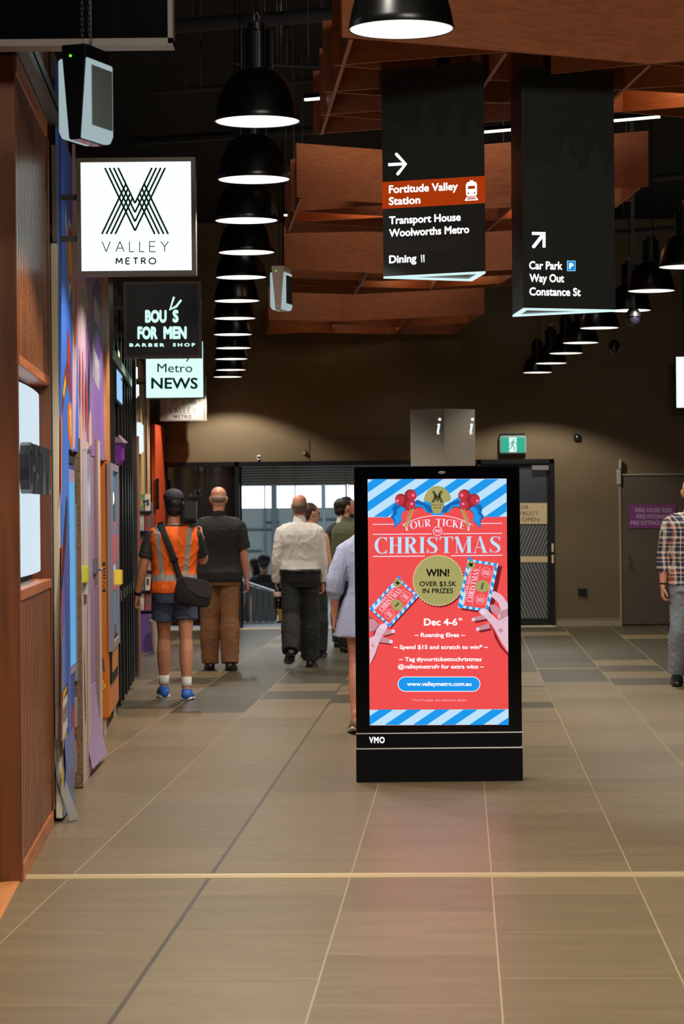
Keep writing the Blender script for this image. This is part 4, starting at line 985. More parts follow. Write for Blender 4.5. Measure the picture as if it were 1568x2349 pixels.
# train
A.poly([(1068, 424), (1071, 418.5), (1077, 417), (1077, 414), (1085, 413.5), (1085, 416.5), (1091, 417.5), (1093.5, 422), (1093.5, 446), (1089, 450.5), (1073, 451), (1068.5, 447)], SW, 2)
A.poly([(1073, 427), (1089, 426), (1089, 433), (1073, 434)], RUSTE, 3); A.disc(1074, 443.5, 2, RUSTE, 3, 10); A.disc(1088, 442.5, 2, RUSTE, 3, 10)
A.stroke([(1072, 452), (1067, 460)], 3, SW, 2); A.stroke([(1090, 451), (1095, 458.5)], 3, SW, 2); A.stroke([(1066, 459.5), (1096, 458)], 2.6, SW, 2); A.stroke([(1071, 454.5), (1092, 453.5)], 1.8, SW, 2)
PATCH = mat('covered line patch', (44, 42, 41), 0.5); A.poly([(884, 551), (1080, 541), (1080, 573), (884, 580)], PATCH, 1)
def perforate(x0, y0, x1, yt, lim, slope, step):
    r = 0
    y = yt
    while y < lim(0, True):
        x = x0 + (step / 2 if r % 2 else 0) + 2
        while x < x1 - 1:
            yy = y + slope * (x - x0)
            if yy - slope * (x - x0) < lim(x, False): A.disc(x, yy, 2.05, HOLE, 1, 7)
            x += step
        y += step * 0.86; r += 1
rg = random.Random(3)
prof = [rg.uniform(-1, 1) for _ in range(80)]
def lim1(px0, base):
    def f(x, mx):
        if mx: return base + 42
        t = (x - px0) / 233.0
        k = t * 13; i = int(k); b = prof[i] * 26 + (8 if 0.45 < t < 0.68 else 0) - (26 if 0.36 < t < .45 or 0.66 < t < .74 else 0)
        return base + b + 8 * math.sin(40 * t)
    return f
perforate(877, 0, 1111, 172, lim1(877, 292), -0.055, 6.6)
A.build('face_graphics', plp, d1)
HS2 = 1.06; zb2 = EYE + HS2
c2 = [pat(1175, 727, zb2), pat(1200, 711, zb2), pat(1411, 715, zb2)]
d2 = prism_sign('direction_sign', 'right hanging charcoal direction sign with a slanting arrow and blue parking square', c2, zb2, 0, 1, 3.95)
fnp, plp = pane((*c2[1], 0), (c2[2][0] - c2[1][0], c2[2][1] - c2[1][1]))
A = Art(fnp); sl = 0.014
A.stroke([(1223, 566), (1245, 538)], 8, SW, 2); A.stroke([(1219, 535.5), (1250, 536)], 7, SW, 2); A.stroke([(1246.8, 533), (1246.8, 568)], 7, SW, 2); A.disc(1223, 565.5, 4, SW, 2, 12)
A.text('Car Park', 1212.5, 1289, 618, 19, SW, 2, bold=0.035, slope=sl); A.text('Way Out', 1213.5, 1293, 647, 19, SW, 2, bold=0.035, slope=sl); A.text('Constance St', 1213, 1331, 678, 19, SW, 2, bold=0.035, slope=sl)
A.rect(1299.5, 598, 1319, 622, emis('parking pale', (160, 220, 250), 1), 2); A.rect(1301, 599.5, 1317.5, 620.5, emis('parking blue', (20, 140, 226), 1), 3); A.text('P', 1304, 1314, 617, 13.5, SW, 4, bold=0.05)
perforate(1199, 0, 1407, 166, lim1(1199, 372), 0.02, 6.4)
A.build('face_graphics', plp, d2)

# ---------------------------------------------------------------- blade signs on the left shopfronts
def blade(label, x0, y0, x1, y1, Z, frame_m, face_m, lit, brackets, art=None, depth=0.11, fw=0.022):
    a, b_ = P(x0, y1, Z), P(x1, y0, Z)
    t = thing('blade_sign', label, 'sign', ((a.x + b_.x) / 2, Z, a.z), 'square blade signs along the left shopfronts')
    mb = MB(); mb.box((a.x, Z, a.z), (b_.x, Z + depth, a.z + fw)); mb.box((a.x, Z, b_.z - fw), (b_.x, Z + depth, b_.z)); mb.box((a.x, Z, a.z + fw), (a.x + fw, Z + depth, b_.z - fw)); mb.box((b_.x - fw, Z, a.z + fw), (b_.x, Z + depth, b_.z - fw))
    mb.build('frame', frame_m, t)
    MB().box((a.x + fw, Z + 0.008, a.z + fw), (b_.x - fw, Z + depth - 0.008, b_.z - fw)).build('face', face_m, t)
    for y in brackets:
        p = P(x0, y, Z); wx = C0 + M * Z - 0.3
        MB().box((wx - 0.2, Z + depth / 2 - 0.015, p.z - 0.014), (a.x, Z + depth / 2 + 0.015, p.z + 0.014)).build('bracket', mat('brown bracket', (58, 48, 38), 0.5), t)
    if art:
        fn, place = flat(Z + 0.007); A = Art(fn); art(A); A.build('lettering', place, t)
    return t
LITW = emis('lit sign face', (238, 255, 249), 1.15); INKS = mat('sign ink', (10, 30, 30), 0.5); INKE = emis('sign ink', (6, 28, 28), 1)
def artA(A):
    woven_mark(A, 309.5, 385, 152, INKE, 1)
    line_text(A, 'VALLEY', 234, 386, 577.5, 23.5, 2.0, INKE, 1); line_text(A, 'METRO', 266, 357, 605.5, 13.5, 2.9, INKE, 1, gap=0.5)
blade('nearest square lit white blade sign with woven line emblem, upper left', 177, 360, 447, 632, 13.0, DKSTEEL, LITW, True, (450, 545), artA)
LETB = emis('sign mint white', (206, 255, 240), 1.1)
def artB(A):
    # tall condensed letters
    for t, x0, x1, yb in (('BOU', 332.5, 382, 740.5), ('S', 395.5, 409.5, 740), ('FOR', 315, 361, 778.5), ('MEN', 374.5, 428, 778)): A.text(t, x0, x1, yb, 29.5, LETB, 1, bold=0.06)
    A.text('BARBER', 296.5, 377, 795.5, 8, LETB, 1, bold=0.05, spacing=1.5); A.text('SHOP', 396, 447.5, 795, 8, LETB, 1, bold=0.05, spacing=1.5)
    A.stroke([(389, 712), (399, 681)], [2.5, 5], LETB, 1); A.stroke([(388, 711), (404, 703), (415.5, 688)], [2.5, 5.5, 4.5], LETB, 1)
blade('square black blade sign with razor emblem, second along the left shopfronts', 284, 645, 460, 822, 19.8, mat('mauve grey frame', (92, 80, 80), 0.5), mat('black sign face', (12, 12, 12), 0.35), False, (705, 767), artB)
def artC(A):
    A.text('Valley', 360, 440, 823, 20, INKE, 1); A.text('Metro', 360.5, 441, 854, 20, INKE, 1, bold=0.006); A.text('NEWS', 346.5, 453.5, 892, 25.5, INKE, 1, bold=0.025)
blade('square lit news blade sign, third along the left shopfronts', 333, 781, 467, 915, 26.0, mat('black thin frame', (20, 30, 30), 0.5), emis('lit mint face', (214, 255, 240), 1.1), True, (788, 878), artC, fw=0.01)
GRI = mat('grey print', (70, 74, 74), 0.6)
def artD(A):
    A.rect(383, 868, 455, 963, mat('pale grey inset', (178, 176, 168), 0.6), 1)
    woven_mark(A, 420, 868, 60, GRI, 2, w=1.6); line_text(A, 'VALLEY', 387, 449, 948, 12, 1.2, GRI, 2); line_text(A, 'METRO', 399, 438, 959, 6.5, 1.6, GRI, 2)
blade('square unlit grey blade sign, farthest along the left shopfronts', 367, 862, 472, 966, 33.1, mat('pinkish grey sign frame', (150, 138, 130), 0.6), mat('unlit sign face', (160, 150, 142), 0.6), False, (926,), artD)

# ---------------------------------------------------------------- information totem
zt_ = 22.0; tp = P(1018, 937, zt_)
to = thing('information_totem', 'square grey information totem turned edge on behind the kiosk', 'totem', (tp.x, zt_ + 0.28, 0))
r0 = 75 * zt_ / F
TG = mat('warm grey totem panel', (168, 160, 146), 0.36, 0.4)
q = [(tp.x, zt_), (tp.x + r0 * 0.99, zt_ + 0.28), (tp.x, zt_ + 0.56), (tp.x - r0 * 1.01, zt_ + 0.28)]
MB().prism(q, 0.08, tp.z).build('panel_box', TG, to)
MB().prism([(tp.x + (x - tp.x) * .94, zt_ + 0.28 + (y - zt_ - 0.28) * .94) for x, y in q], 0.0, 0.08).build('plinth', BLACK, to)
for (a, b_, cx, cy) in ((q[3], q[0], 1005, 0), (q[0], q[1], 1080, 0)):
    fnp, plp = pane((*a, 0), (b_[0] - a[0], b_[1] - a[1])); A = Art(fnp)
    s_ = emis('info white', (240, 248, 248), 1.0)
    A.disc(cx + 3, 962, 3.6, s_, 1, 16); A.stroke([(cx - 3, 974), (cx + 1.5, 972.5)], 2, s_, 1); A.stroke([(cx + 1.8, 972), (cx - 1.4, 992)], [5, 5], s_, 1); A.stroke([(cx - 1.6, 991), (cx - 1, 996), (cx + 3.5, 993.5)], [5, 3.4, 1.5], s_, 1)
    A.build('info_letter', plp, to)
# ---------------------------------------------------------------- left shopfronts, running back along the shop line
def wthing(name, label, cat, Z, o=0.0, z=0.0, group=None): return thing(name, label, cat, W(Z, o, z), group)
ZP = PF(50, 2020).y
# timber corner pillar
ztp = P(10, 130, ZP).z
pl_ = wthing('timber_pillar', 'plain red timber pillar panel at the left edge of the photo', 'pillar', ZP, -0.3)
MB().box((-2.6, ZP - 0.05, 0), (W(ZP, 0, 0).x, ZP, ztp)).build('panel', TIMBER, pl_, bevel=0.003)
MB().box((-2.6, ZP - 0.06, ztp), (W(ZP, 0, 0).x + 0.01, ZP + 0.02, ztp + 0.13)).build('header', BLACK, pl_)
# slatted timber screen
Z0, Z1 = ZP + 0.0, ZW(125, 0.0, 1885); zt_s = 3.47
sc_ = wthing('slatted_screen', 'slatted red timber shop screen framing the white lightbox', 'screen', (Z0 + Z1) / 2, -0.05)
TR = wood('red timber rail', (186, 108, 62), 'Y', 0.4, 0.7)
zl0, zl1 = 1.245, 2.215; Zb0, Zb1 = 10.86, 12.55
for nm, a, b_, o0, o1, z0, z1 in (('base_rail', Z0, Z1, -0.1, 0.004, 0, 0.075), ('top_rail', Z0, Z1, -0.1, 0.004, zt_s, zt_s + 0.08), ('lower_rail', Z0, Z1, -0.1, 0.003, zl0 - 0.045, zl0), ('upper_rail', Z0, Z1, -0.1, 0.003, zl1, zl1 + 0.045), ('end_post', Z1 - 0.1, Z1, -0.1, 0.004, 0.075, zt_s)):
    mb = MB(); mb.wbox(a, b_ - (0.1 if nm.endswith('rail') else 0), o0, o1, z0, z1); mb.build(nm, TIMBER if nm == 'end_post' else TR, sc_, bevel=0.002)
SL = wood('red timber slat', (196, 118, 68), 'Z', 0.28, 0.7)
ns = 21
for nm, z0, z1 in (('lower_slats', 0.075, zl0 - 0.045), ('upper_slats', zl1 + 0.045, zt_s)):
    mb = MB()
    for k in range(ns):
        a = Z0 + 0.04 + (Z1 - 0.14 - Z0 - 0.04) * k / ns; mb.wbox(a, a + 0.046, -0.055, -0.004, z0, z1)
        for q in (2, 4): mb.m[-6 + q] = 1  # slat sides coloured dark as painted shade between the lighter fronts
    mb.build(nm, [SL, mat('painted slat shade', (18, 9, 6), 0.8)], sc_)
    MB().wbox(Z0, Z1 - 0.1, -0.1, -0.09, z0, z1).build('backing', mat('dark slat backing', (26, 16, 12), 0.8), sc_)
# lightbox with standing letters
lb = wthing('lightbox', 'white lightbox with black standing letters set in the slatted timber screen', 'lightbox', (Zb0 + Zb1) / 2, 0, zl0)
n = 12; rl = []
for k in range(n + 1):
    Z = Zb0 + (Zb1 - Zb0) * k / n; bu = 0.035 * math.sin(math.pi * k / n) ** 0.5 - 0.045
    rl.append([W(Z, -0.095, zl0 + 0.05), W(Z, bu, zl0 + 0.05), W(Z, bu, zl1 - 0.06), W(Z, -0.095, zl1 - 0.06)])
mb = MB(); mb.rings(rl); mb.build('opal_panel', emis('opal panel', (214, 232, 244), 0.95), lb, smooth=True)
MB().wbox(Zb0, Zb1 + 0.1, -0.1, -0.095, zl0, zl1).build('box_back', DARK, lb)
EDGE = mat('black letter return', (36, 38, 42), 0.3); 
fnw, plw = wallpane(0)
zc0, zc1 = 1.665, 1.885
word = 'CHATIME'; wz = 10.98; wl = (12.42 - wz) / len(word)
for k, ch in enumerate(word):
    vs, fs = glyphs(ch); lo, hi = cap_h(0.0); mn = min(x for x, _ in vs); mx = max(x for x, _ in vs)
    wd = wl * 0.86; 
    mb = MB(); nV = len(vs)
    q = [(wz + wl * k + (x - mn) / (mx - mn) * wd, zc0 + (y - lo) / (hi - lo) * (zc1 - zc0)) for x, y in vs]
    mb.v = [W(a, -0.012, z) for a, z in q] + [W(a, 0.032, z) for a, z in q]
    cnt = {}
    for f in fs:
        for i in range(len(f)): e = (f[i], f[(i + 1) % len(f)]); cnt[e] = 1
    for f in fs: mb.f.append([nV + i for i in f]); mb.m.append(0)
    for (i, j) in cnt:
        if (j, i) not in cnt: mb.f.append([i, j, nV + j, nV + i]); mb.m.append(0)
    mb.build('letter', EDGE, lb)
# dark canopy strip above the screen
cn = wthing('canopy_strip', 'dark metal canopy strip running above the slatted timber screen', 'canopy', (Z0 + Z1) / 2, 0.1, 3.56)
MB().wbox(Z0 - 0.3, Z1 + 0.9, -0.1, 0.05, 3.56, 3.61).build('flashing', mat('grey flashing', (98, 100, 98), 0.4, 0.3), cn)
MB().wbox(Z0 - 0.3, Z1 + 0.9, 0.05, 0.14, 3.62, 4.0).build('fascia', GLOSSBLACK, cn)

# ---- claw machine hoarding
OH = 0.045
fnh, plh = wallpane(OH)
ZM0, ZM1, ZM2, ZM3, ZM4 = Z1, Z1 + 0.1, ZW(160, OH, 1300), ZW(181, OH, 1300), ZW(187, OH, 1700)
CREAMB = mat('cream board', (214, 200, 172), 0.55)
eb = wthing('edge_board', 'tall cream board edge between the slatted screen and the blue hoarding', 'board', ZM1, 0.02)
MB().wbox(Z1 + 0.03, ZM1 - 0.006, 0.006, 0.038, 0.02, 2.95).build('board', CREAMB, eb, bevel=0.004)
mb = MB(); zz = [0.42, 0.3, 0.2, 0.12, 0.05, 0.005]; oo = [0.045, 0.05, 0.06, 0.085, 0.11, 0.12]
rl = [[W(ZM1 - 0.09, o - .045, z), W(ZM1 - 0.02, o - .01, z), W(ZM1 - 0.02, o - .004, z + .004), W(ZM1 - 0.09, o - .039, z + .004)] for o, z in zip(oo, zz)]
mb.rings(rl); mb.build('curled_sheet', mat('grey curled sheet', (150, 150, 146), 0.4), eb, smooth=True)
ub = wthing('post', 'short brown board upright above the cream edge board, behind the sign brackets', 'post', Z1 + 0.06, 0.02, 2.96)
MB().wbox(Z1 + 0.04, ZM1 - 0.01, 0.014, 0.036, 2.96, 3.45).build('upright', mat('brown upright', (110, 92, 66), 0.6), ub)
# blue printed panel
HZT = 3.56
bp = wthing('hoarding_panel', 'blue printed hoarding panel with flames and yellow lettering, nearest of the hoardings', 'hoarding', (ZM1 + ZM2) / 2, OH)
BLUE = mat('printed blue', (66, 122, 226), 0.4); BLUE2 = mat('printed light blue', (96, 152, 214), 0.4); NAVY = mat('printed violet blue', (84, 88, 176), 0.4)
RD = mat('printed red', (196, 62, 44), 0.4); ORG = mat('printed orange', (232, 116, 44), 0.45); YEL = mat('printed yellow', (238, 186, 46), 0.45); WHT = mat('printed white', (226, 226, 220), 0.45); BLK = mat('printed black', (28, 26, 28), 0.45)
PNK = mat('printed pink', (216, 172, 190), 0.45); PRP = mat('printed purple', (148, 112, 180), 0.45); MAR = mat('printed maroon', (128, 54, 66), 0.5)
MB().wbox(ZM1, ZM2, 0.03, OH, 0.09, HZT).build('panel', BLUE, bp)
mb = MB(); rl = []
for k in range(9):      # loose vinyl hanging to the floor
    z = 0.42 - 0.05 * k; o = OH + 0.005 + 0.02 * math.sin(k * 0.7) * (k / 8)
    rl.append([W(ZM1 - 0.05, o, z), W(ZM2 + 0.05, o + 0.02 * (k / 8), z), W(ZM2 + 0.05, o + 0.02 * (k / 8) + .004, z), W(ZM1 - 0.05, o + .004, z)])
mb.rings(rl); mb.build('vinyl_skirt', mat('blue vinyl', (82, 112, 186), 0.3), bp, smooth=True)
A = Art(fnh)
# light stripe, orange streak, figure-like flourish, lettering patch
A.poly([(140, 1250), (144, 1250), (141, 1700), (139.2, 1700)], RD, 1); A.poly([(141, 1480), (147, 1420), (148, 1600), (140, 1620)], BLUE2, 1); A.poly([(146, 1300), (153, 1500), (157, 1700), (160, 1300), (157, 1150)], NAVY, 1)
A.poly([(149, 500), (151, 470), (153, 540), (158, 500), (163, 520), (168, 640), (163, 660), (158, 690), (153, 600)], WHT, 1)
A.poly([(151, 520), (154, 550), (158, 515), (163, 530), (166.5, 620), (161, 655), (157, 650), (153.5, 590)], RD, 2); A.poly([(154, 560), (162, 540), (165.5, 620), (160, 640), (157, 620)], YEL, 3)
A.poly([(154, 750), (158, 770), (162, 810), (165, 900), (163, 930), (158, 900), (153, 840)], MAR, 1); A.poly([(156, 760), (160, 800), (158, 850), (154, 820)], RD, 2); A.poly([(141, 930), (148, 850), (154, 830), (156, 880), (148, 910), (142, 960)], MAR, 1); A.poly([(143, 900), (149, 860), (151, 880), (146, 915)], YEL, 2)
A.poly([(139, 960), (143, 930), (141, 1120), (138.5, 1160)], ORG, 1); A.poly([(155, 930), (163, 920), (166, 1040), (158, 1010), (155, 980)], ORG, 1); A.poly([(158, 940), (163, 935), (164, 1010), (160, 990)], YEL, 2)
A.poly([(152, 1135), (154, 1150), (150, 1250), (141, 1360), (140, 1340), (146, 1220)], BLK, 2)
A.poly([(142, 1590), (154, 1565), (155, 1690), (141, 1740)], BLK, 2); A.poly([(142.5, 1610), (153.5, 1590), (154, 1665), (142, 1705)], WHT, 3)
A.poly([(143, 1590), (152, 1572), (152, 1582), (143, 1612)], YEL, 3); A.poly([(143, 1705), (153, 1672), (153, 1682), (143, 1722)], YEL, 3)
for k in range(6):
    x = 143.5 + 1.7 * k; A.stroke([(x, 1625 - 3 * k), (x + 1, 1660 - 3 * k)], .8, BLK, 4); A.stroke([(x, 1640 - 3 * k), (x + 1.2, 1636 - 3 * k)], 1.5, RD, 4)
A.poly([(141, 1768), (143, 1755), (145, 1775), (143, 1812), (141, 1805)], YEL, 3); A.poly([(148, 1760), (152, 1755), (153, 1785), (149, 1795)], PRP, 3); A.stroke([(145, 1755), (148, 1750), (150, 1760)], 1.5, BLK, 4)
A.build('graphics', plh, bp)
# upper mural above the machines
mu = wthing('mural_panel', 'tall purple and pink printed mural panel behind the nearest lit blade sign', 'mural', (ZM2 + ZW(238, OH, 850)) / 2, OH, 2.0)
ZU2, ZU3 = ZW(205, OH, 1700), ZW(238, OH, 850)
zu = P(160, 1026, 13.1).z
MB().wbox(ZM2, ZM4, -0.02, OH, zu + 0.005, HZT).build('blue_panel', BLUE, mu)
MB().wbox(ZM4, ZU2, -0.02, OH, zu + 0.02, HZT).build('pink_panel', PNK, mu)
MB().wbox(ZU2, ZU3, -0.02, OH, zu + 0.02, HZT).build('purple_panel', PRP, mu)
A = Art(fnh)
A.poly([(165, 330), (172, 330), (180, 620), (172, 1030), (166, 1030)], PNK, 1); A.poly([(172, 640), (176, 640), (175, 790), (172, 800), (169, 780)], ORG, 2)
for k in range(9): x = 184 + 1.9 * k; A.stroke([(x, 650 + 12 * (k % 3)), (x + .5, 710 + 20 * ((k * 7) % 4))], 1.2, WHT, 2)
A.poly([(212, 660), (222, 640), (232, 660), (232, 800), (224, 860), (214, 760)], mat('printed deep purple', (86, 62, 128), 0.45), 1)
for x, y0, y1, m_ in ((182, 790, 960, MAR), (189, 800, 1000, RD), (195, 840, 1000, MAR), (203, 800, 980, BLK), (199, 860, 1010, RD)): A.poly([(x, y0), (x + 2.2, y0 + 60), (x + 1.8, y1 - 40), (x + .4, y1), (x - 1.2, y0 + 90)], m_, 2)
A.poly([(183, 960), (188, 940), (191, 1020), (183, 1026)], mat('printed flesh', (222, 176, 160), 0.5), 2); A.poly([(203, 950), (208, 940), (211, 1020), (203, 1026)], mat('printed flesh', (222, 176, 160), 0.5), 2)
# squarish emblem and scribbled lettering on the purple part
A.poly([(214, 676), (222, 688), (229, 715), (229, 762), (221, 745), (213, 735)], mat('printed lilac', (170, 140, 190), 0.45), 2)
for a_ in ([(213, 680), (213, 730)], [(217, 690), (217, 735)], [(221, 698), (221, 742)], [(225, 706), (226, 750)], [(214, 700), (227, 722)]): A.stroke(a_, 1.4, ORG if a_[0][0] == 213 else WHT, 3)
for k in range(7): x = 212 + 2.2 * k; A.stroke([(x, 790 + 6 * k), (x + 1.2, 830 + 6 * k), (x + .3, 865 + 5 * k)], 1.1, WHT, 2)
A.build('graphics', plh, mu)
# orange printed column over the orange machine
oc = wthing('hoarding_panel', 'streaky orange printed column above the orange vending machine', 'hoarding', ZW(245, OH), OH, 2.0)
ZO = ZW(251, OH, 850); MB().wbox(ZU3, ZO, -0.1, OH, P(245, 1052, 17.5).z, 3.3).build('panel', mat('streaky orange print', (196, 122, 58), 0.5, var=0.55, vscale=5, stretch=(3, 3, 0.6)), oc)

# blue vending machine in its opening
vm = wthing('vending_machine', 'blue vending machine with lit front, recessed between the blue hoarding and the pale board', 'vending machine', (ZM2 + ZM3) / 2, 0.0)
Zv0, Zv1 = ZM2 + 0.03, ZM3 - 0.02; zv = P(165, 1060, 13.5).z
MB().wbox(Zv0, Zv1, -0.5, 0.02, 0.12, zv).build('cabinet', mat('machine blue', (52, 88, 176), 0.35), vm, bevel=0.004)
MB().wbox(Zv0, Zv1, -0.4, -0.02, 0.01, 0.12).build('plinth', BLACK, vm)
Zs = ZW(170.5, 0.02, 1300)
MB().wbox(Zv0 + 0.05, Zs, 0.02, 0.026, P(165, 1560, 13.5).z, zv - 0.03).build('display_frame', mat('lilac frame', (176, 160, 196), 0.4), vm)
MB().wbox(Zv0 + 0.1, Zs - 0.1, 0.026, 0.03, P(165, 1540, 13.5).z, zv - 0.1).build('display_glass', emis('cyan display', (92, 172, 226), 0.9), vm)
mb = MB(); mb.wbox(Zs + 0.05, Zv1 - 0.08, 0.02, 0.035, 0.62, zv - 0.22); mb.build('control_strip', mat('grey control strip', (138, 134, 148), 0.4), vm, bevel=0.002)
for k in range(5): z = zv - 0.34 - 0.055 * k; MB().wbox(Zs + 0.2, Zs + 0.5, 0.034, 0.042, z, z + 0.03).build('button', BLACK, vm)
mb = MB(); Zt0, Zt1 = ZW(181, 0.1), ZW(188, 0.12); mb.wbox(Zs + 0.1, Zs + 0.24, 0.03, 0.088, P(180, 1345, 13.9).z, P(180, 1305, 13.9).z); mb.build('payment_terminal', mat('lime payment terminal', (206, 206, 52), 0.4), vm, bevel=0.006)
MB().wbox(Zs + 0.1, Zv1 - 0.1, 0.02, 0.03, 0.36, 0.52).build('collection_door', mat('grey flap', (150, 152, 160), 0.4), vm)
A = Art(wallpane(0.0205)[0]); A.poly([(164, 1640), (170, 1610), (176, 1608), (177, 1640), (176, 1690), (166, 1680)], RD, 1); A.poly([(163, 1710), (167, 1705), (168, 1780), (164, 1790)], RD, 1); A.poly([(172, 1700), (177, 1690), (177, 1770), (172, 1775)], ORG, 1); A.poly([(171, 1735), (176, 1725), (175, 1770), (171, 1772)], YEL, 2)
A.build('graphics', wallpane(0.0205)[1], vm)
MB().wbox(Zv0 - 0.02, Zv1, -0.3, OH - 0.02, zv + 0.004, zu).build('top_recess', DARK, vm)
# pale pink board with particle edge
wb = wthing('hoarding_panel', 'pale pink hoarding board with a brown particle board edge, right of the blue machine', 'hoarding', (ZM3 + ZU2) / 2, OH)
Zp0, Zp1 = ZM3 + 0.02, ZU2
MB().wbox(Zp0, Zp0 + 0.02, -0.25, OH + 0.012, 0.005, 2.0).build('board_edge', mat('particle board', (116, 96, 68), 0.8, var=0.4, vscale=60), wb)
MB().wbox(Zp0 + 0.02, Zp1, -0.02, OH + 0.012, 0.005, 2.0).build('panel', mat('pale pink board', (216, 192, 188), 0.4), wb)
fnp2, plp2 = wallpane(OH + 0.0125); A = Art(fnp2)
A.poly([(193, 1480), (195, 1560), (197, 1640), (196, 1665), (193.5, 1600)], MAR, 1); A.stroke([(189, 1040), (191, 1200), (190, 1300)], 1.2, mat('printed flesh', (222, 176, 160), 0.5), 1); A.stroke([(200, 1100), (202, 1300), (200, 1500), (202, 1780)], 1.4, mat('printed rose', (206, 140, 140), 0.45), 1)
A.build('graphics', plp2, wb)
ph = wthing('poster_holder', 'narrow clear sheet holder standing on the pale pink hoarding board', 'holder', ZW(196, OH + .02), OH, 1.4)
a0, a1 = ZW(193, OH + .02), ZW(200, OH + .02); MB().wbox(a0, a1, OH + .013, OH + .04, 1.1, P(196, 1035, 14.5).z).build('sleeve', mat('silvery sleeve', (190, 186, 196), 0.2), ph)
MB().wbox(a0, a1, OH + .012, OH + .045, P(196, 1035, 14.5).z, P(196, 1028, 14.5).z).build('clip', STEEL, ph)
# purple door panel with keypad lock
pd = wthing('hoarding_door', 'purple hoarding door with a keypad lock', 'door', (ZU2 + ZW(222, OH, 1600)) / 2, OH)
Zq0, Zq1 = ZU2 + 0.01, ZW(221, OH, 1600); zpd = P(215, 935, 15.8).z
MB().wbox(Zq0, Zq1, -0.02, OH - 0.005, 0.1, 2.05).build('door_leaf', mat('purple board', (168, 132, 184), 0.4), pd)
rl = []
for k in range(8):
    z = 0.5 - 0.065 * k; o = OH + 0.002 + 0.05 * (k / 7) ** 2
    rl.append([W(Zq0 - 0.3, o - .02, z), W(Zq1 - 0.2, o + 0.02 * k / 7, z), W(Zq1 - 0.2, o + .004 + 0.02 * k / 7, z), W(Zq0 - 0.3, o - .016, z)])
mb = MB(); mb.rings(rl); mb.build('curled_vinyl', mat('lilac vinyl', (186, 156, 206), 0.35), pd, smooth=True)
Zk = ZW(216, OH); zk_ = P(216, 1305, 15.7).z
MB().wbox(Zk - 0.12, Zk + 0.12, OH - .006, OH + .012, zk_ - 0.04, zk_ + 0.06).build('keypad', mat('grey keypad', (120, 116, 124), 0.35, 0.5), pd, bevel=0.002)
mb = MB(); mb.tube([W(Zk + .06, OH + .01, zk_ - .015), W(Zk + .06, OH + .04, zk_ - .015)], [.008, .011], 10); mb.build('knob', STEEL, pd)
wf = wthing('frame_post', 'pale pink frame post between the purple door and the orange machine', 'post', ZW(226, OH, 1500), OH)
MB().wbox(ZW(222, OH, 1600), ZW(225, OH, 1500), -0.05, OH + .01, 0.005, 2.05).build('jamb', mat('dusky jamb', (150, 116, 116), 0.5), wf); MB().wbox(ZW(225, OH, 1500) + .002, ZW(231, OH, 1400), -0.05, OH + .006, 0.005, 2.05).build('casing', mat('pale pink casing', (208, 180, 172), 0.5), wf)

# ---- orange vending machine on legs
q = PF(251, 1684); Zo0 = q.y - 0.02; oo_ = q.x - (C0 + M * Zo0)
om = wthing('vending_machine', 'orange vending machine on thin legs with a tall lit window', 'vending machine', Zo0 + 0.4, oo_ - 0.3)
Zo1 = Zo0 + 1.7; zo0 = 0.115; zo1 = P(262, 1056, Zo0).z
ORM = mat('machine orange', (214, 120, 36), 0.3)
MB().wbox(Zo0, Zo1, oo_ - 0.55, oo_, zo0, zo1).build('cabinet', ORM, om, bevel=0.006)
for Z, o in ((Zo0 + 0.05, oo_ - 0.02), (Zo0 + 0.05, oo_ - 0.5), (Zo1 - 0.05, oo_ - 0.02), (Zo1 - 0.05, oo_ - 0.5)):
    MB().wbox(Z - 0.012, Z + 0.012, o - 0.024, o, 0.0, zo0).build('leg', mat('pale leg', (190, 184, 170), 0.4), om)
fz0, fz1 = P(262, 1495, Zo0).z, zo1 - 0.015
LIL = mat('lilac grey frame', (150, 138, 146), 0.4)
mb = MB(); a0, a1 = Zo0 - 0.012, Zo0 + 1.35
mb.wbox(a0, a1, oo_, oo_ + .028, fz0, fz0 + .05); mb.wbox(a0, a1, oo_, oo_ + .028, fz1 - .05, fz1); mb.wbox(a0, a0 + .35, oo_, oo_ + .028, fz0 + .05, fz1 - .05); mb.wbox(a1 - .1, a1, oo_, oo_ + .028, fz0 + .05, fz1 - .05)
mb.build('window_frame', LIL, om)
fno, plo = wallpane(oo_ + 0.012); A = Art(fno)
SCR = emis('window dark teal', (38, 92, 116), 0.8); CY = emis('window cyan', (150, 214, 236), 1.0); RDE = emis('window red', (214, 78, 84), 0.8); VIO = emis('window violet', (120, 110, 180), 0.8); TL = emis('window teal', (60, 130, 160), 0.8); LEDW = emis('led strip white', (240, 252, 255), 1.3)
def wz2(px): return px
z0_, z1_ = fz0 + .05, fz1 - .05
b0, b1 = a0 + .35, a1 - .1
B = Art(lambda x, y: (b0 + (b1 - b0) * x, z0_ + (z1_ - z0_) * y)); 
B.rect(0, 0, 1, 1, SCR, 0); B.rect(.3, .86, 1, .97, TL, 1); B.rect(.3, .62, 1, .7, TL, 1); B.rect(.35, .5, 1, .68, VIO, 1); B.rect(.35, .64, 1, .7, RDE, 1); B.poly([(.4, .5), (.7, .38), (1, .5), (1, .62), (.4, .62)], RDE, 2); B.rect(.35, .36, .9, .44, CY, 2); B.rect(.35, .29, 1, .34, RDE, 2); B.rect(.4, .08, .95, .28, TL, 1)
B.disc(.5, .84, .3, LEDW, 3, 20, ry=.04); B.rect(.1, .02, .28, .92, LEDW, 3); B.rect(.1, .94, .4, .97, LEDW, 3)
B.build('lit_window', lambda a, z, h: W(a, oo_ + 0.004 + h, z), om)
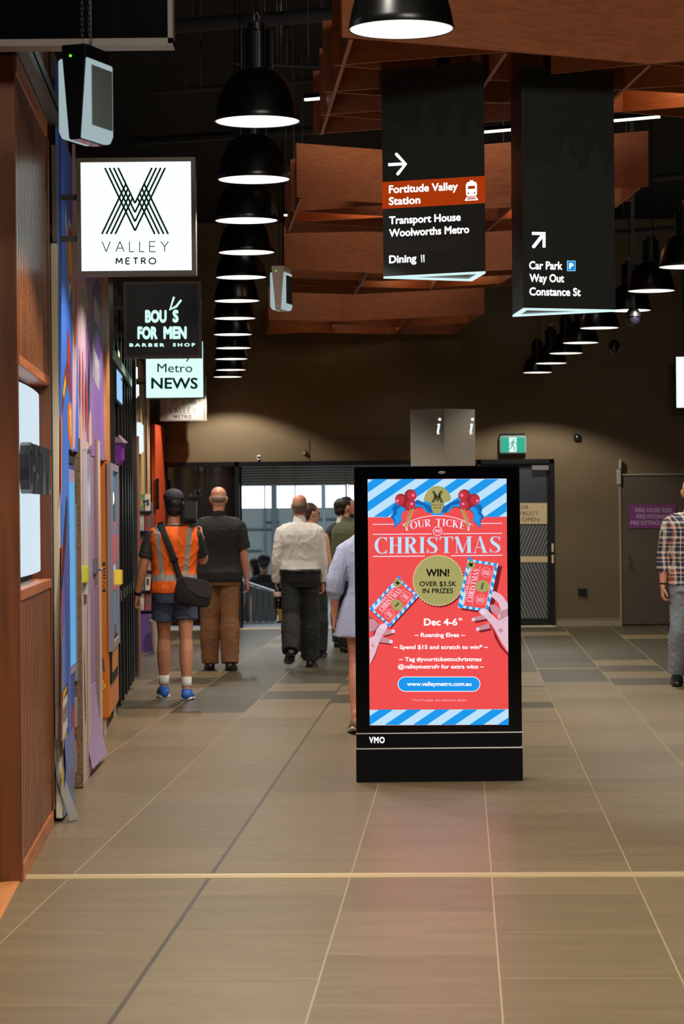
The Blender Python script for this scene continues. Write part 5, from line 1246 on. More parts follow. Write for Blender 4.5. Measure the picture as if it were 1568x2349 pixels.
MB().wbox(a1 + 0.05, a1 + 0.3, oo_, oo_ + 0.012, fz1 - 0.45, fz1 - 0.12).build('side_lamp', emis('side lamp', (240, 240, 236), 1.1), om)
MB().wbox(Zo0 + .62, Zo0 + .8, oo_ + .0, oo_ + .075, P(282, 1342, Zo0 + .6).z, P(282, 1308, Zo0 + .6).z).build('payment_terminal', mat('yellow payment terminal', (226, 182, 38), 0.4), om, bevel=0.006)
mb = MB(); mb.wbox(Zo0 + .2, Zo0 + 1.3, oo_, oo_ + .012, .34, .66); mb.build('collection_door', BLACK, om); MB().wbox(Zo0 + .32, Zo0 + 1.18, oo_ + .01, oo_ + .016, .42, .63).build('door_panel', mat('amber door panel', (206, 138, 80), 0.3), om)
fns, pls = pane((*W(Zo0 - .001, 0, 0).xy, 0), (1, 0)); A = Art(fns)
for y in (1305, 1312, 1319, 1326): A.stroke([(236, y), (242, y)], 3, BLK, 1)
A.rect(235, 1290, 242, 1298, BLK, 1); A.stroke([(236, 1333), (241, 1338), (236, 1344), (241, 1350)], 1.5, BLK, 1); A.rect(235, 1352, 242, 1358, BLK, 1)
A.poly([(232, 1505), (238, 1512), (241, 1545), (232, 1532)], mat('printed slate', (70, 84, 92), 0.4), 1); A.stroke([(232, 1560), (238, 1556), (240, 1566), (234, 1574), (240, 1580), (233, 1588)], 2, RD, 1); A.disc(236, 1572, 6, YEL, 0.5, 14, ry=12)
A.build('graphics', pls, om)
# purple jewelled lanterns beyond the orange column
for px, py, Z, s_, lab in ((264, 883, 20.5, 0.05, 'small purple glass lantern, upper of the two beside the orange column'), (265, 1034, 20.5, 0.075, 'small purple glass lantern, lower of the two above the orange machine')):
    c = P(px, py, Z); t = thing('lantern', lab, 'lantern', c, 'purple lanterns')
    mb = MB(); mb.lathe([(s_ * .6, -s_ * 1.6), (s_ * .95, -s_), (s_ * .95, s_ * .6), (s_ * 1.3, s_ * .8), (s_ * .4, s_ * 1.6)], seg=8); mb.build('glass_body', mat('purple glass', (132, 60, 160), 0.08, coat=0.8), t, local=True)
    mb = MB(); mb.lathe([(s_ * 1.0, s_ * .65), (s_ * 1.35, s_ * .85), (s_ * .5, s_ * 1.7)], seg=8); mb.build('cap', mat('pink metal cap', (210, 170, 200), 0.2, 0.8), t, local=True)
    MB().box((-0.4, -0.006, s_ * 1.6), (0.006, 0.006, s_ * 1.6 + 0.012)).build('arm', BLACK, t, local=True)
gl = P(253, 815, 20.8); t = thing('globe_lamp', 'cream lit globe lamp half hidden by the orange printed column', 'lamp', gl)
mb = MB(); mb.ball((0, 0, 0), 0.078, 24, 16); mb.build('globe', emis('globe glow', (255, 240, 196), 1.2), t, smooth='all', local=True)
MB().box((-0.5, -0.01, -0.01), (-0.05, 0.01, 0.01)).build('arm', BLACK, t, local=True)

# ---- black glazed shopfront
Zs0, Zs1 = ZW(252, 0) - 0.4, ZW(302, 0)
sf = wthing('glazed_shopfront', 'black framed glazed shopfront between the orange machine and the news shop', 'shopfront', (Zs0 + Zs1) / 2, 0)
MB().wbox(Zs0, Zs1, -0.1, -0.06, 0.05, 3.4).build('glass', mat('shop glass dark', (10, 10, 12), 0.07, coat=0.3), sf)
mz = [ZW(px, 0.02) for px in (262, 271, 279, 286, 292, 297, 301.5)]
for Z in mz: MB().wbox(Z - 0.05, Z + 0.05, -0.08, 0.03, 0, 3.4).build('mullion', mat('black mullion', (7, 7, 8), 0.3), sf)
MB().wbox(Zs0, Zs1, -0.08, 0.02, 0.84, 0.92).build('transom', mat('grey transom', (84, 82, 80), 0.35), sf)
MB().wbox(Zs0, Zs1, -0.08, 0.02, 3.4, 3.52).build('head_rail', BLACK, sf)
p0, p1 = W(ZW(265, 0.05), 0.05, 0), W(ZW(303, 0.05), 0.05, 0)
ls = wthing('light_strip', 'pale green metal strip sloping down across the black shopfront', 'strip', ZW(285, .05), .06, 2.6)
za, zb_ = P(265, 815, p0.y).z, P(303, 880, p1.y).z
MB().beam((p0.x, p0.y, za), (p1.x, p1.y, zb_ ), 0.02, 0.07).build('strip', mat('pale green strip', (150, 190, 176), 0.4), ls)
tv = wthing('wall_screen', 'blue white lit screen hung in the black shopfront', 'screen', ZW(276, .05), .04, 2.2)
Zt0, Zt1 = ZW(269.5, 0.05), ZW(283, 0.05)
MB().wbox(Zt0, Zt1, 0.032, 0.05, 1.58 + 0.86, 1.58 + 1.13).build('housing', BLACK, tv); MB().wbox(Zt0 + 0.06, Zt1 - 0.06, 0.05, 0.053, 1.58 + 0.88, 1.58 + 1.11).build('display', emis('screen blue', (150, 200, 246), 1.0), tv)

# ---- news shop
Zn0 = Zs1 + 0.1; Zn1 = ZEND - 0.1
ns_ = wthing('news_shopfront', 'tan striped news shop front at the far left end of the hall', 'shopfront', (Zn0 + Zn1) / 2, -0.2)
cols = [(200, 196, 198), (128, 104, 80), (176, 134, 92), (110, 102, 88), (196, 160, 104), (96, 82, 66), (186, 142, 100)]
Zc = [Zn0 + (Zn1 - Zn0) * k / 8 for k in range(9)]
for k in range(7):
    MB().wbox(Zc[k], Zc[k + 1], -0.3, -0.06 - 0.02 * (k % 2), 0, 3.3).build('wall_strip', mat('shop strip %d' % k, cols[k], 0.55), ns_)
MB().wbox(Zn0 - 0.06, Zn0 + 0.02, -0.1, 0.05, 0, 3.4).build('steel_post', mat('shiny post', (150, 150, 152), 0.2, 0.9), ns_)
MB().wbox(Zn0 + 0.02, Zn0 + 0.1, -0.1, 0.07, 0, 2.3).build('timber_post', mat('pinkish timber', (170, 112, 84), 0.5), ns_)
od = wthing('orange_door', 'orange red panel standing open at the far end of the news shop', 'door', ZEND - 1.0, 0)
oa, ob = P(352, 1100, 32.6), P(375, 1100, 33.6)
MB().board((oa.x, oa.y), (ob.x, ob.y), 0.02, 2.7, 0.05).build('leaf', mat('orange red leaf', (196, 72, 34), 0.45), od)
MB().board((oa.x + .03, oa.y - .03), (oa.x + .07, oa.y - .03), 1.6, 2.0, 0.03).build('hinge_block', BLACK, od)
lp = thing('lightbox', 'white rounded lit box projecting from the news shop front', 'lightbox', P(315, 1040, 27.5), None)
a, b_ = P(304, 1040, 27.5), P(325, 969, 27.5); MB().box((a.x - .1, 27.45, a.z), (b_.x, 27.75, b_.z)).build('opal_box', emis('opal box', (226, 244, 252), 1.05), lp, bevel=0.02)
MB().box((a.x - .12, 27.5, a.z + .05), (a.x - .1, 27.7, b_.z - .05)).build('mount', BLACK, lp)
for k, (y0, y1, x1) in enumerate(((838, 872, 314), (878, 912, 317))):
    t = thing('shop_lamp', 'white glowing shop lamp, %s of the pair over the news shop entrance' % ('upper' if k == 0 else 'lower'), 'lamp', P(310, y1, 27.2), 'white lamps over the news shop')
    a, b_ = P(304, y1, 27.2), P(x1, y0, 27.2); MB().box((a.x, 27.15, a.z), (b_.x, 27.3, b_.z)).build('glow_panel', emis('lamp white', (246, 252, 255), 1.3), t, bevel=0.02)
    MB().box((a.x - .1, 27.2, a.z + .03), (a.x, 27.25, a.z + .06)).build('arm', BLACK, t)
# purple display with magazines
Zd = 28.5
ds = thing('magazine_stand', 'purple wedge based magazine stand outside the news shop', 'stand', (P(340, 1500, Zd).x, Zd, 0))
x0, x1, xm = P(316, 1500, Zd).x, P(367, 1500, Zd).x, P(345, 1500, Zd).x
zt1 = P(330, 1152, Zd).z; VIOL = mat('purple stand', (74, 44, 120), 0.4)
mb = MB(); mb.hexa([(x0, Zd - .05, 0), (x1, Zd - .05, 0), (x1, Zd + .45, 0), (x0, Zd + .45, 0), (x0, Zd + .1, .42), (xm, Zd + .1, .42), (xm, Zd + .45, .42), (x0, Zd + .45, .42)]); mb.build('base', VIOL, ds)
MB().box((x0, Zd + .3, .42), (xm + .02, Zd + .34, zt1)).build('back_panel', mat('stand back', (120, 112, 108), 0.5), ds)
mb = MB(); mb.box((x0, Zd + .28, zt1 - .06), (xm - .04, Zd + .36, zt1 + .03)); mb.build('header', mat('navy header', (40, 40, 96), 0.4), ds, bevel=0.01)
palette = [(206, 196, 186), (176, 70, 66), (120, 138, 90), (226, 214, 190), (90, 86, 110), (190, 150, 130), (60, 62, 72), (214, 180, 176)]
first = None; rr = random.Random(5); kk = 0
for r_ in range(6):
    z = .46 + .225 * r_
    MB().box((x0, Zd + .1 + .03 * r_ * .8, z - .012), (xm + .01, Zd + .3, z)).build('shelf', VIOL, ds)
    for c_ in range(2):
        x = x0 + .005 + c_ * (xm - x0) / 2; w = (xm - x0) / 2 - .012; y = Zd + .14 + .024 * r_
        t = thing('magazine', 'colourful magazine on the purple magazine stand', 'magazine', (x + w / 2, y, z + .001), 'magazines on the purple stand')
        MB().hexa([(x, y, z + .001), (x + w, y, z + .001), (x + w, y + .012, z + .001), (x, y + .012, z + .001), (x, y + .04, z + .19), (x + w, y + .04, z + .19), (x + w, y + .052, z + .19), (x, y + .052, z + .19)]).build('cover', mat('cover %d' % (kk % 8), palette[kk % 8], 0.4), t)
        cm = mat('cover %d' % ((kk + 3) % 8), palette[(kk + 3) % 8], 0.4)
        MB().hexa([(x + .015, y + .008, z + .06), (x + w - .015, y + .008, z + .06), (x + w - .015, y + .012, z + .06), (x + .015, y + .012, z + .06), (x + .015, y + .0235, z + .13), (x + w - .015, y + .0235, z + .13), (x + w - .015, y + .03, z + .13), (x + .015, y + .03, z + .13)]).build('cover_picture', cm, t)
        kk += 1
fg = thing('wrapped_bouquet', 'pink and white wrapped bundle standing at the foot of the magazine stand', 'bundle', (P(358, 1480, Zd - .3).x, Zd - .3, 0))
xf = fg.location.x
mb = MB(); mb.lathe([(.035, .0), (.05, .1), (.06, .25), (.075, .36), (.02, .4)], c=(xf, Zd - .3, 0.001), seg=14); mb.build('wrapper', mat('pale wrapper', (206, 186, 176), 0.4), fg, smooth=True)
for dx, dz, m_ in ((-.03, .40, PNK), (.03, .41, RD), (0, .44, WHT)): mb = MB(); mb.ball((xf + dx, Zd - .3, dz), .035, 10, 8); mb.build('bloom', m_, fg, smooth='all')
# ---------------------------------------------------------------- people
def remeshed(mb, voxel, smooth=2, disp=None):
    me = mb.mesh('tmp', [], False); ob = bpy.data.objects.new('tmp', me)
    r = ob.modifiers.new('r', 'REMESH'); r.mode = 'VOXEL'; r.voxel_size = voxel; r.use_smooth_shade = True
    if smooth: s = ob.modifiers.new('s', 'SMOOTH'); s.factor = 0.5; s.iterations = smooth
    out = evaluated(ob); bpy.data.objects.remove(ob); bpy.data.meshes.remove(me)
    if disp:
        amp, sx, sz, seed = disp
        nv = len(out.vertices); co = [0.0] * (3 * nv); no = [0.0] * (3 * nv)
        out.vertices.foreach_get('co', co); out.vertices.foreach_get('normal', no)
        for i in range(0, 3 * nv, 3):
            x, y, z = co[i:i + 3]
            q = noise.noise(Vector((x * sx + z * 2 + seed, y * sx, z * sz - x * 3))); w = noise.noise(Vector((x * sx * 1.9 - z * 5, y * sx * 1.9 + seed, z * sz * 2.0 + x * 7)))
            n = amp * 0.6 * (0.9 * q + 1.0 * ((1 - abs(w) * 2.4) ** 3 if abs(w) < .42 else 0) - .3)
            co[i] = x + no[i] * n; co[i + 1] = y + no[i + 1] * n; co[i + 2] = z + no[i + 2] * n
        out.vertices.foreach_set('co', co)
    out.polygons.foreach_set('use_smooth', [True] * len(out.polygons)); out.update()
    return out
def skin_mat(name, rgb): return mat('skin ' + name, rgb, 0.5, var=0.06, vscale=14)
def cloth(name, rgb, bump=0.25, rough=0.85, var=0.05): return mat('cloth ' + name, rgb, rough, bump=bump, bscale=45, var=var, vscale=9)
def rotz(p, a): return Vector((p[0] * math.cos(a) - p[1] * math.sin(a), p[0] * math.sin(a) + p[1] * math.cos(a), p[2]))
class Figure:
    """joints of a body 1.75 m tall facing +y, x to its right; k scales it to the wanted height"""
    def __init__(s, height, leg_l, leg_r, arm_l, arm_r, head_yaw=0.0, girth=1.0, shoulders=1.0, female=False, pitch=0.0, foot_l=0.0, foot_r=0.0):
        s.k = height / 1.75; s.g = girth; s.sh = shoulders; s.fem = female; s.hy = head_yaw; s.hp = pitch
        s.hip = {}; s.knee = {}; s.ank = {}; s.toe = {}; s.heel = {}
        for sd, (a, b), fp in ((-1, leg_l, foot_l), (1, leg_r, foot_r)):
            a, b = math.radians(a), math.radians(b); h = Vector((sd * 0.088 * (1.0 if not female else .95), 0, 0.91))
            kn = h + Vector((sd * 0.008, 0.425 * math.sin(a), -0.425 * math.cos(a))); an = kn + Vector((sd * 0.004, 0.415 * math.sin(a - b), -0.415 * math.cos(a - b)))
            f = math.radians(fp); fd = Vector((sd * 0.12, math.cos(f), math.sin(f))); up = Vector((0, -math.sin(f), math.cos(f)))
            s.hip[sd], s.knee[sd], s.ank[sd] = h, kn, an; s.toe[sd] = an + fd * 0.15 - up * 0.055; s.heel[sd] = an - fd * 0.045 - up * 0.05
        low = min(min(s.toe[d].z - 0.026, s.heel[d].z - 0.034) for d in (-1, 1)); s.dz = -low
        s.arm = {}
        for sd, (pa, ab, el, fab) in ((-1, arm_l), (1, arm_r)):
            S = Vector((sd * 0.168 * shoulders, -0.01, 1.375)); pa, ab, el, fab = [math.radians(x) for x in (pa, ab, el, fab)]
            du = Vector((sd * math.sin(ab), math.sin(pa) * math.cos(ab), -math.cos(pa) * math.cos(ab))); E = S + du * 0.285
            df = Vector((sd * math.sin(fab), math.sin(pa + el) * math.cos(fab), -math.cos(pa + el) * math.cos(fab))); Wp = E + df * 0.25
            s.arm[sd] = (S, E, Wp, du, df)
    def lift(s, mb):
        for v in mb.v: v += Vector((0, 0, s.dz)); v *= s.k
    def pt(s, p): return (Vector(p) + Vector((0, 0, s.dz))) * s.k
    def torso(s, mb, off=0.0, z0=0.80, z1=1.465, flare=0.0):
        g = s.g; prof = [(.80, .150, .112, -.005), (.86, .166, .120, -.012), (.93, .172, .122, -.015), (1.00, .158, .110, -.005), (1.08, .150, .102, 0), (1.17, .158, .106, 0), (1.26, .168, .112, -.005), (1.34, .172, .112, -.012), (1.385, .160, .100, -.015), (1.43, .120, .082, -.015), (1.465, .080, .068, -.012)]
        if s.fem: prof = [(.80, .155, .115, -.01), (.86, .172, .122, -.015), (.93, .168, .118, -.015), (1.00, .145, .10, -.005), (1.08, .125, .088, 0), (1.17, .132, .095, .005), (1.26, .145, .112, .01), (1.34, .148, .10, -.005), (1.40, .135, .085, -.012), (1.445, .10, .07, -.015), (1.475, .062, .056, -.012)]
        pr_ = [p for p in prof if z0 - .001 <= p[0] <= z1 + .001]; rl = []
        if len(pr_) < 2 or pr_[-1][0] < z1 - .004:
            i = next(j for j, p in enumerate(prof) if p[0] >= z1 - .002); a, b = prof[i - 1], prof[i]; t = (z1 - a[0]) / (b[0] - a[0]); pr_ = pr_ + [(z1, *[a[q] + (b[q] - a[q]) * t for q in (1, 2, 3)])]
        if len(pr_) < 2 or pr_[0][0] > z0 + .004:
            i = next(j for j, p in enumerate(prof) if p[0] > z0); a, b = prof[i - 1], prof[i]; t = (z0 - a[0]) / (b[0] - a[0]); pr_ = [(z0, *[a[q] + (b[q] - a[q]) * t for q in (1, 2, 3)])] + pr_
        for z, rx, ry, cy in pr_:
            gg = 1 + (g - 1) * (1 if z < 1.3 else .6); fl = flare * max(0, (1.08 - z)) ; w = s.sh if z > 1.2 else 1 + (s.sh - 1) * .5
            ex = 2.5; ring = []
            for q in range(28):
                a = 2 * math.pi * q / 28; c_, s_ = math.cos(a), math.sin(a)
                ring.append(Vector((math.copysign(abs(c_) ** (2 / ex), c_) * (rx * gg * w + off + fl), cy + math.copysign(abs(s_) ** (2 / ex), s_) * (ry * gg + off + fl), z)))
            rl.append(ring)
        mb.rings(rl)
    def limb_arm(s, mb, sd, off=0.0, t1=2.0, wrist=0.026):
        S, E, Wp, du, df = s.arm[sd]; f = .88 if s.fem else 1.0
        pts = [S + Vector((-sd * .045, 0, .018)), S + du * .01, S + du * .07, S + du * .15, E - du * .02]; rad = [.046 * f, .050 * f, .053 * f, .048 * f, .041 * f]
        if t1 > 1: pts += [E + df * .05, E + df * .13, Wp]; rad += [.042 * f, .037 * f, wrist]
        elif t1 < 1: 
            n = S + du * (.285 * t1); pts = pts[:3] + [S + du * min(.15, .285 * t1 * .75), n]; rad = [.046 * f, .050 * f, .054 * f, .053 * f, .053 * f]
        if 1 < t1 < 2: pts[-1] = E + df * (.25 * (t1 - 1)); rad[-1] = .034
        mb.tube(pts, [r + off for r in rad], 16, flat_end=(t1 < 2))
    def limb_leg(s, mb, sd, off=0.0, t1=2.0, loose=0.0):
        H, K, A_ = s.hip[sd], s.knee[sd], s.ank[sd]; g = 1 + (s.g - 1) * .5; back = Vector((0, -.012, 0))
        L = lambda a, b, t: a + (b - a) * t
        pts = [H + Vector((-sd * .004, -.01, .03)), L(H, K, .2), L(H, K, .5), L(H, K, .85)]; rad = [.094 * g, .088 * g, .073 * g, .056]
        if t1 <= 1: pts = [pts[0], L(H, K, .2), L(H, K, t1 * .7), L(H, K, t1)]; rad = [.094 * g, .090 * g, .084 * g + loose * .5, .08 * g + loose]
        else: pts += [K, L(K, A_, .25) + back, L(K, A_, .45) + back * .8, L(K, A_, .75), L(K, A_, min(1.06, t1 - 1))]; rad += [.053, .059, .056, .042, .037]; 
        if loose and t1 > 1: rad = [r + loose * (.3 if i < 3 else 1) * (1 if r > .05 else 1.25) for i, r in enumerate(rad)]
        mb.tube(pts, [r + off for r in rad], 16, flat_end=(t1 < 2 or loose > 0))
    def head(s, mb):
        h = [];  R = lambda p: rotz(p, s.hy)
        prof = [(1.515, .030, .034, .040), (1.535, .050, .062, .024), (1.565, .060, .080, .010), (1.60, .069, .090, .002), (1.635, .074, .096, -.002), (1.67, .076, .099, -.006), (1.705, .070, .092, -.010), (1.73, .054, .070, -.012), (1.748, .026, .034, -.012)]
        rl = [[R((rx * math.cos(2 * math.pi * q / 20), cy + ry * math.sin(2 * math.pi * q / 20), z)) for q in range(20)] for z, rx, ry, cy in prof]
        mb.rings(rl)
        mb.tube([Vector((0, -.02, 1.42)), Vector((0, -.012, 1.50)), R((0, -.008, 1.58))], [.064 if not s.fem else .052, .056 if not s.fem else .045, .054 if not s.fem else .046], 16)
        mb.tube([R((0, .098, 1.645)), R((0, .112, 1.615)), R((0, .112, 1.60))], [.008, .012, .013], 8, round_caps=True)      # nose
        mb.tube([R((-.022, .090, 1.568)), R((0, .098, 1.568)), R((.022, .090, 1.568))], [.006, .009, .006], 8, ref=(0, 0, 1))   # mouth
        mb.tube([R((-.045, .086, 1.655)), R((0, .098, 1.652)), R((.045, .086, 1.655))], [.008, .009, .008], 8, ref=(0, 0, 1))   # brow
        for sd in (-1, 1):
            mb.tube([R((sd * .074, -.005, 1.60)), R((sd * .082, -.012, 1.625)), R((sd * .082, -.014, 1.65))], [(.006, .013), (.009, .019), (.007, .014)], 10, ref=R((1, 0, 0)))
    def hand(s, mb, sd, curl=35, twist=0.0, spread=4):
        S, E, Wp, du, df = s.arm[sd]; d = df.normalized(); inn = Vector((-sd, 0, 0)); inn = (inn - d * inn.dot(d)).normalized()
        fw = d.cross(inn).normalized()
        if fw.y < 0 and abs(d.z) > .5: fw = -fw
        if twist: q = Matrix.Rotation(twist, 3, d); inn, fw = q @ inn, q @ fw
        P0 = Wp; mb.tube([P0 - d * .02, P0 + d * .025, P0 + d * .06, P0 + d * .088], [(.026, .020), (.036, .017), (.041, .0155), (.041, .013)], 14, ref=fw)
        for i, (o, L_, r) in enumerate(((.031, .070, .0082), (.0105, .080, .0085), (-.0105, .074, .0082), (-.031, .058, .0072))):
            base = P0 + d * (.085 - abs(o) * .12) + fw * o; dirv = d; c = math.radians(curl + i * 3); sprd = math.radians(spread * (1.5 - i))
            ax = d.cross(inn).normalized(); p = [base]; 
            for j, f in enumerate((.45, .30, .25)):
                dirv = (Matrix.Rotation(c * (.6 if j == 0 else 1.0), 3, ax) @ dirv); p.append(p[-1] + dirv * L_ * f + fw * (sprd * L_ * f))
            mb.tube(p, [r * 1.05, r, r * .95, r * .8], 8)
        b = P0 + d * .025 + fw * .030; t1 = (fw * .75 + d * .6 + inn * .35).normalized(); t2 = (fw * .3 + d * .85 + inn * .4).normalized()
        mb.tube([b - fw * .012, b + t1 * .035, b + t1 * .035 + t2 * .03, b + t1 * .035 + t2 * .053], [.013, .0115, .0095, .0078], 10)
        s.palm = getattr(s, 'palm', {}); s.palm[sd] = (P0 + d * .07 + inn * .028, d, inn, fw)
    def foot(s, mb, sd, off=0.0, low=False):
        a, t, h = s.ank[sd], s.toe[sd], s.heel[sd]
        mb.tube([h, h.lerp(t, .3) + Vector((0, 0, .008)), h.lerp(t, .7), t + (t - h).normalized() * .05], [(.032 + off, .034 + off), (.034 + off, .036 + off), (.042 + off, .028 + off), (.030 + off, .020 + off)], 14)
        mb.tube([a + Vector((0, 0, -.022 if low else .03)), a - Vector((0, 0, .03 if low else 0)), h.lerp(a, .3) + (t - h) * .12], [.036 + off, .038 + off, .036 + off], 14)
def person(label, loc, yaw, fig, skin, hands=(35, 35), group=None, twist=(0, 0)):
    mb = MB(); fig.torso(mb)
    for sd in (-1, 1): fig.limb_arm(mb, sd); fig.limb_leg(mb, sd); fig.foot(mb, sd)
    fig.hand(mb, -1, hands[0], twist[0]); fig.hand(mb, 1, hands[1], twist[1]); fig.head(mb); fig.lift(mb)
    me = remeshed(mb, 0.0058, 2); me.name = 'person'; me.materials.append(skin)
    o = mesh_obj('person', me, None, loc); o.rotation_euler = (0, 0, yaw); tag(o, label, 'person', group)
    mb = MB()
    for sd in (-1, 1):
        p = rotz((sd * .031, .085, 1.632), fig.hy); e = MB(); e.ball(p, .0115, 12, 8); fig.lift(e); e.build('eye', mat('eye dark', (40, 30, 26), 0.15), o, smooth='all', local=True)
    return o
def garment(name, fig, build, m, o, voxel=0.008, disp=(0.006, 9, 5, 0), smooth=6, label=None):
    mb = MB(); build(mb); fig.lift(mb); me = remeshed(mb, voxel, smooth, disp); me.name = name; me.materials.append(m)
    g = mesh_obj(name, me, o)
    if label: g['label'] = label
    return g
def shoes(fig, o, m, sole, sock=None, name='shoe'):
    for sd in (-1, 1):
        mb = MB(); fig.foot(mb, sd, .010, True); fig.lift(mb); me = remeshed(mb, .006, 2); me.materials.append(m); sh_ = mesh_obj(name, me, o)
        a, t, h = fig.ank[sd], fig.toe[sd], fig.heel[sd]; u = (t - h).normalized(); n = Vector((0, -u.z, u.y)) if abs(u.y) > .1 else Vector((0, 0, 1)); e = MB()
        e.tube([h - n * .030 - u * .005, h.lerp(t, .35) - n * .022, h.lerp(t, .75) - n * .022, t + u * .055 - n * .012], [(.047, .017), (.048, .015), (.057, .014), (.043, .013)], 14); fig.lift(e); e.build('sole', sole, sh_, smooth='all', local=True)
        if sock:
            e = MB(); e.tube([a + Vector((0, 0, .02)), fig.ank[sd].lerp(fig.knee[sd], .12), fig.ank[sd].lerp(fig.knee[sd], .24)], [.043, .041, .043], 14, round_caps=False); fig.lift(e); e.build('sock', sock, o, smooth='all', local=True)
def hair_cap(fig, o, m, pieces, name='hair', disp=(0.004, 30, 30, 2)):
    def b(mb):
        for c, r in pieces: mb.ball(rotz(c, fig.hy), r, 20, 12, rot=Matrix.Rotation(fig.hy, 3, 'Z'))
    return garment(name, fig, b, m, o, .006, disp, 2)
SHORT = [((0, -.022, 1.672), (.082, .098, .088)), ((0, -.060, 1.61), (.066, .046, .062))]
def on_floor(px, py): p = PF(px, py); return Vector((p.x, p.y, 0))

# 1 cameraman in orange
loc = on_floor(402, 1603)
f1 = Figure(1.74, (16, 10), (-8, 4), (-8, 17, 22, 12), (30, 14, 118, -4), 0.12, 1.0, 1.06, foot_l=4, foot_r=-4)
SKA = skin_mat('tan', (196, 132, 98)); SKB = skin_mat('ruddy', (206, 140, 112)); SKC = skin_mat('light', (214, 158, 128))
p1 = person('person in an orange hi-vis vest walking away with a video camera on the shoulder', loc, 0.04, f1, SKA, (48, 60))
BLKC = cloth('charcoal', (38, 40, 38)); 
garment('t_shirt', f1, lambda mb: (f1.torso(mb, .016, .86), f1.limb_arm(mb, -1, .014, .72), f1.limb_arm(mb, 1, .014, .72)), BLKC, p1, disp=(.005, 9, 5, 1))
# vest: printed reflective bands belong to its cloth
def vest_mat():
    m = bpy.data.materials.new('hi-vis vest'); m.use_nodes = True; nt = m.node_tree; b = nt.nodes['Principled BSDF']; N = nt.nodes.new; L = nt.links.new
    def mth(op, a, bb=None):
        n = N('ShaderNodeMath'); n.operation = op
        for i, x in enumerate((a, bb)):
            if x is None: continue
            if hasattr(x, 'name'): L(x, n.inputs[i])
            else: n.inputs[i].default_value = x
        return n.outputs[0]
    tc = N('ShaderNodeTexCoord'); sp = N('ShaderNodeSeparateXYZ'); L(tc.outputs['Object'], sp.inputs[0])
    ax = mth('ABSOLUTE', sp.outputs['X']); xv = mth('SUBTRACT', ax, mth('ADD', mth('MULTIPLY', mth('SUBTRACT', sp.outputs['Z'], 1.1), 0.10), 0.105))
    vert = mth('MULTIPLY', mth('LESS_THAN', mth('ABSOLUTE', xv), 0.022), mth('GREATER_THAN', sp.outputs['Z'], 1.02))
    hor = mth('LESS_THAN', mth('ABSOLUTE', mth('SUBTRACT', sp.outputs['Z'], 1.02)), 0.026)
    f = mth('MAXIMUM', vert, hor); mx = N('ShaderNodeMix'); mx.data_type = 'RGBA'; L(f, mx.inputs['Factor'])
    mx.inputs['A'].default_value = (*lin((255, 104, 4)), 1); mx.inputs['B'].default_value = (*lin((158, 150, 142)), 1); L(mx.outputs['Result'], b.inputs['Base Color']); b.inputs['Roughness'].default_value = 0.7
    return m
garment('hi_vis_vest', f1, lambda mb: (f1.torso(mb, .032, .885, 1.45), mb.tube([(-.155, -.01, 1.385), (-.08, -.012, 1.42), (.08, -.012, 1.42), (.155, -.01, 1.385)], [.058, .064, .064, .058], 14)), vest_mat(), p1, disp=(.010, 7, 4, 5))
garment('shorts', f1, lambda mb: (f1.torso(mb, .018, .80, 1.0), f1.limb_leg(mb, -1, .014, .60, .014), f1.limb_leg(mb, 1, .014, .60, .014)), cloth('slate blue', (72, 82, 104)), p1, disp=(.006, 8, 5, 3))
shoes(f1, p1, cloth('bright blue', (44, 100, 190), .3, .6), WHITEP, cloth('white sock', (226, 222, 214)))
hair_cap(f1, p1, mat('black hair', (24, 18, 16), 0.6), [((0, -.02, 1.645), (.080, .100, .072)), ((0, -.062, 1.60), (.068, .046, .066))])
cp_ = garment('cap', f1, lambda mb: (mb.ball(rotz((0, -.012, 1.70), f1.hy), (.088, .108, .072), 24, 14), mb.tube([rotz((0, .08, 1.69), f1.hy), rotz((0, .17, 1.675), f1.hy)], [(.075, .010), (.055, .008)], 16)), cloth('navy cap', (50, 48, 58)), p1, .006, (.001, 9, 9, 0), 2)
S, E, Wp, du, df = f1.arm[-1]; e = MB(); e.tube([Wp - df * .035, Wp - df * .008], [.031, .031], 14, round_caps=False); f1.lift(e); e.build('wrist_watch', BLACK, p1, smooth='all', local=True)
# shoulder bag, its strap across the back
R1 = Matrix.Rotation(0.04, 4, 'Z')
def at1(p): return loc + (R1 @ f1.pt(p).to_4d()).to_3d() if False else loc + R1.to_3x3() @ f1.pt(p)
bg = thing('messenger_bag', 'black messenger bag hanging at the right hip of the person in the orange vest', 'bag', at1((.15, -.16, .78)))
mb = MB(); rl = []
cx, cz = .165, .90
for k, (y, sc2) in enumerate(((-.235, .92), (-.225, 1), (-.165, 1), (-.155, .95))):
    ring = []
    for q in range(24):
        a = 2 * math.pi * q / 24; c_, s_ = math.cos(a), math.sin(a)
        x = math.copysign(abs(c_) ** .45, c_) * .15 * sc2; z = math.copysign(abs(s_) ** .5, s_) * .115 * sc2
        ring.append(at1((cx + x + z * .1, y, cz + z - x * .2)))
    rl.append(ring)
mb.rings(rl); mb.build('bag_body', cloth('black canvas', (30, 28, 28)), bg, smooth='all')
mb = MB(); ring2 = []
pts = [(.06, 1.035), (.30, .985), (.325, .90), (.29, .85), (.2, .87), (.12, .93)]
A1 = [at1((x, -.245, z)) for x, z in pts]; A2 = [at1((x, -.237, z)) for x, z in pts]
mb.rings([A2, A1]); mb.build('flap', cloth('faded canvas', (58, 50, 50)), bg)
mb = MB(); sp_ = [(-.115, -.03, 1.485), (-.10, -.10, 1.452), (-.07, -.155, 1.37), (-.02, -.175, 1.25), (.02, -.17, 1.12), (.05, -.19, 1.02), (.075, -.195, .98)]
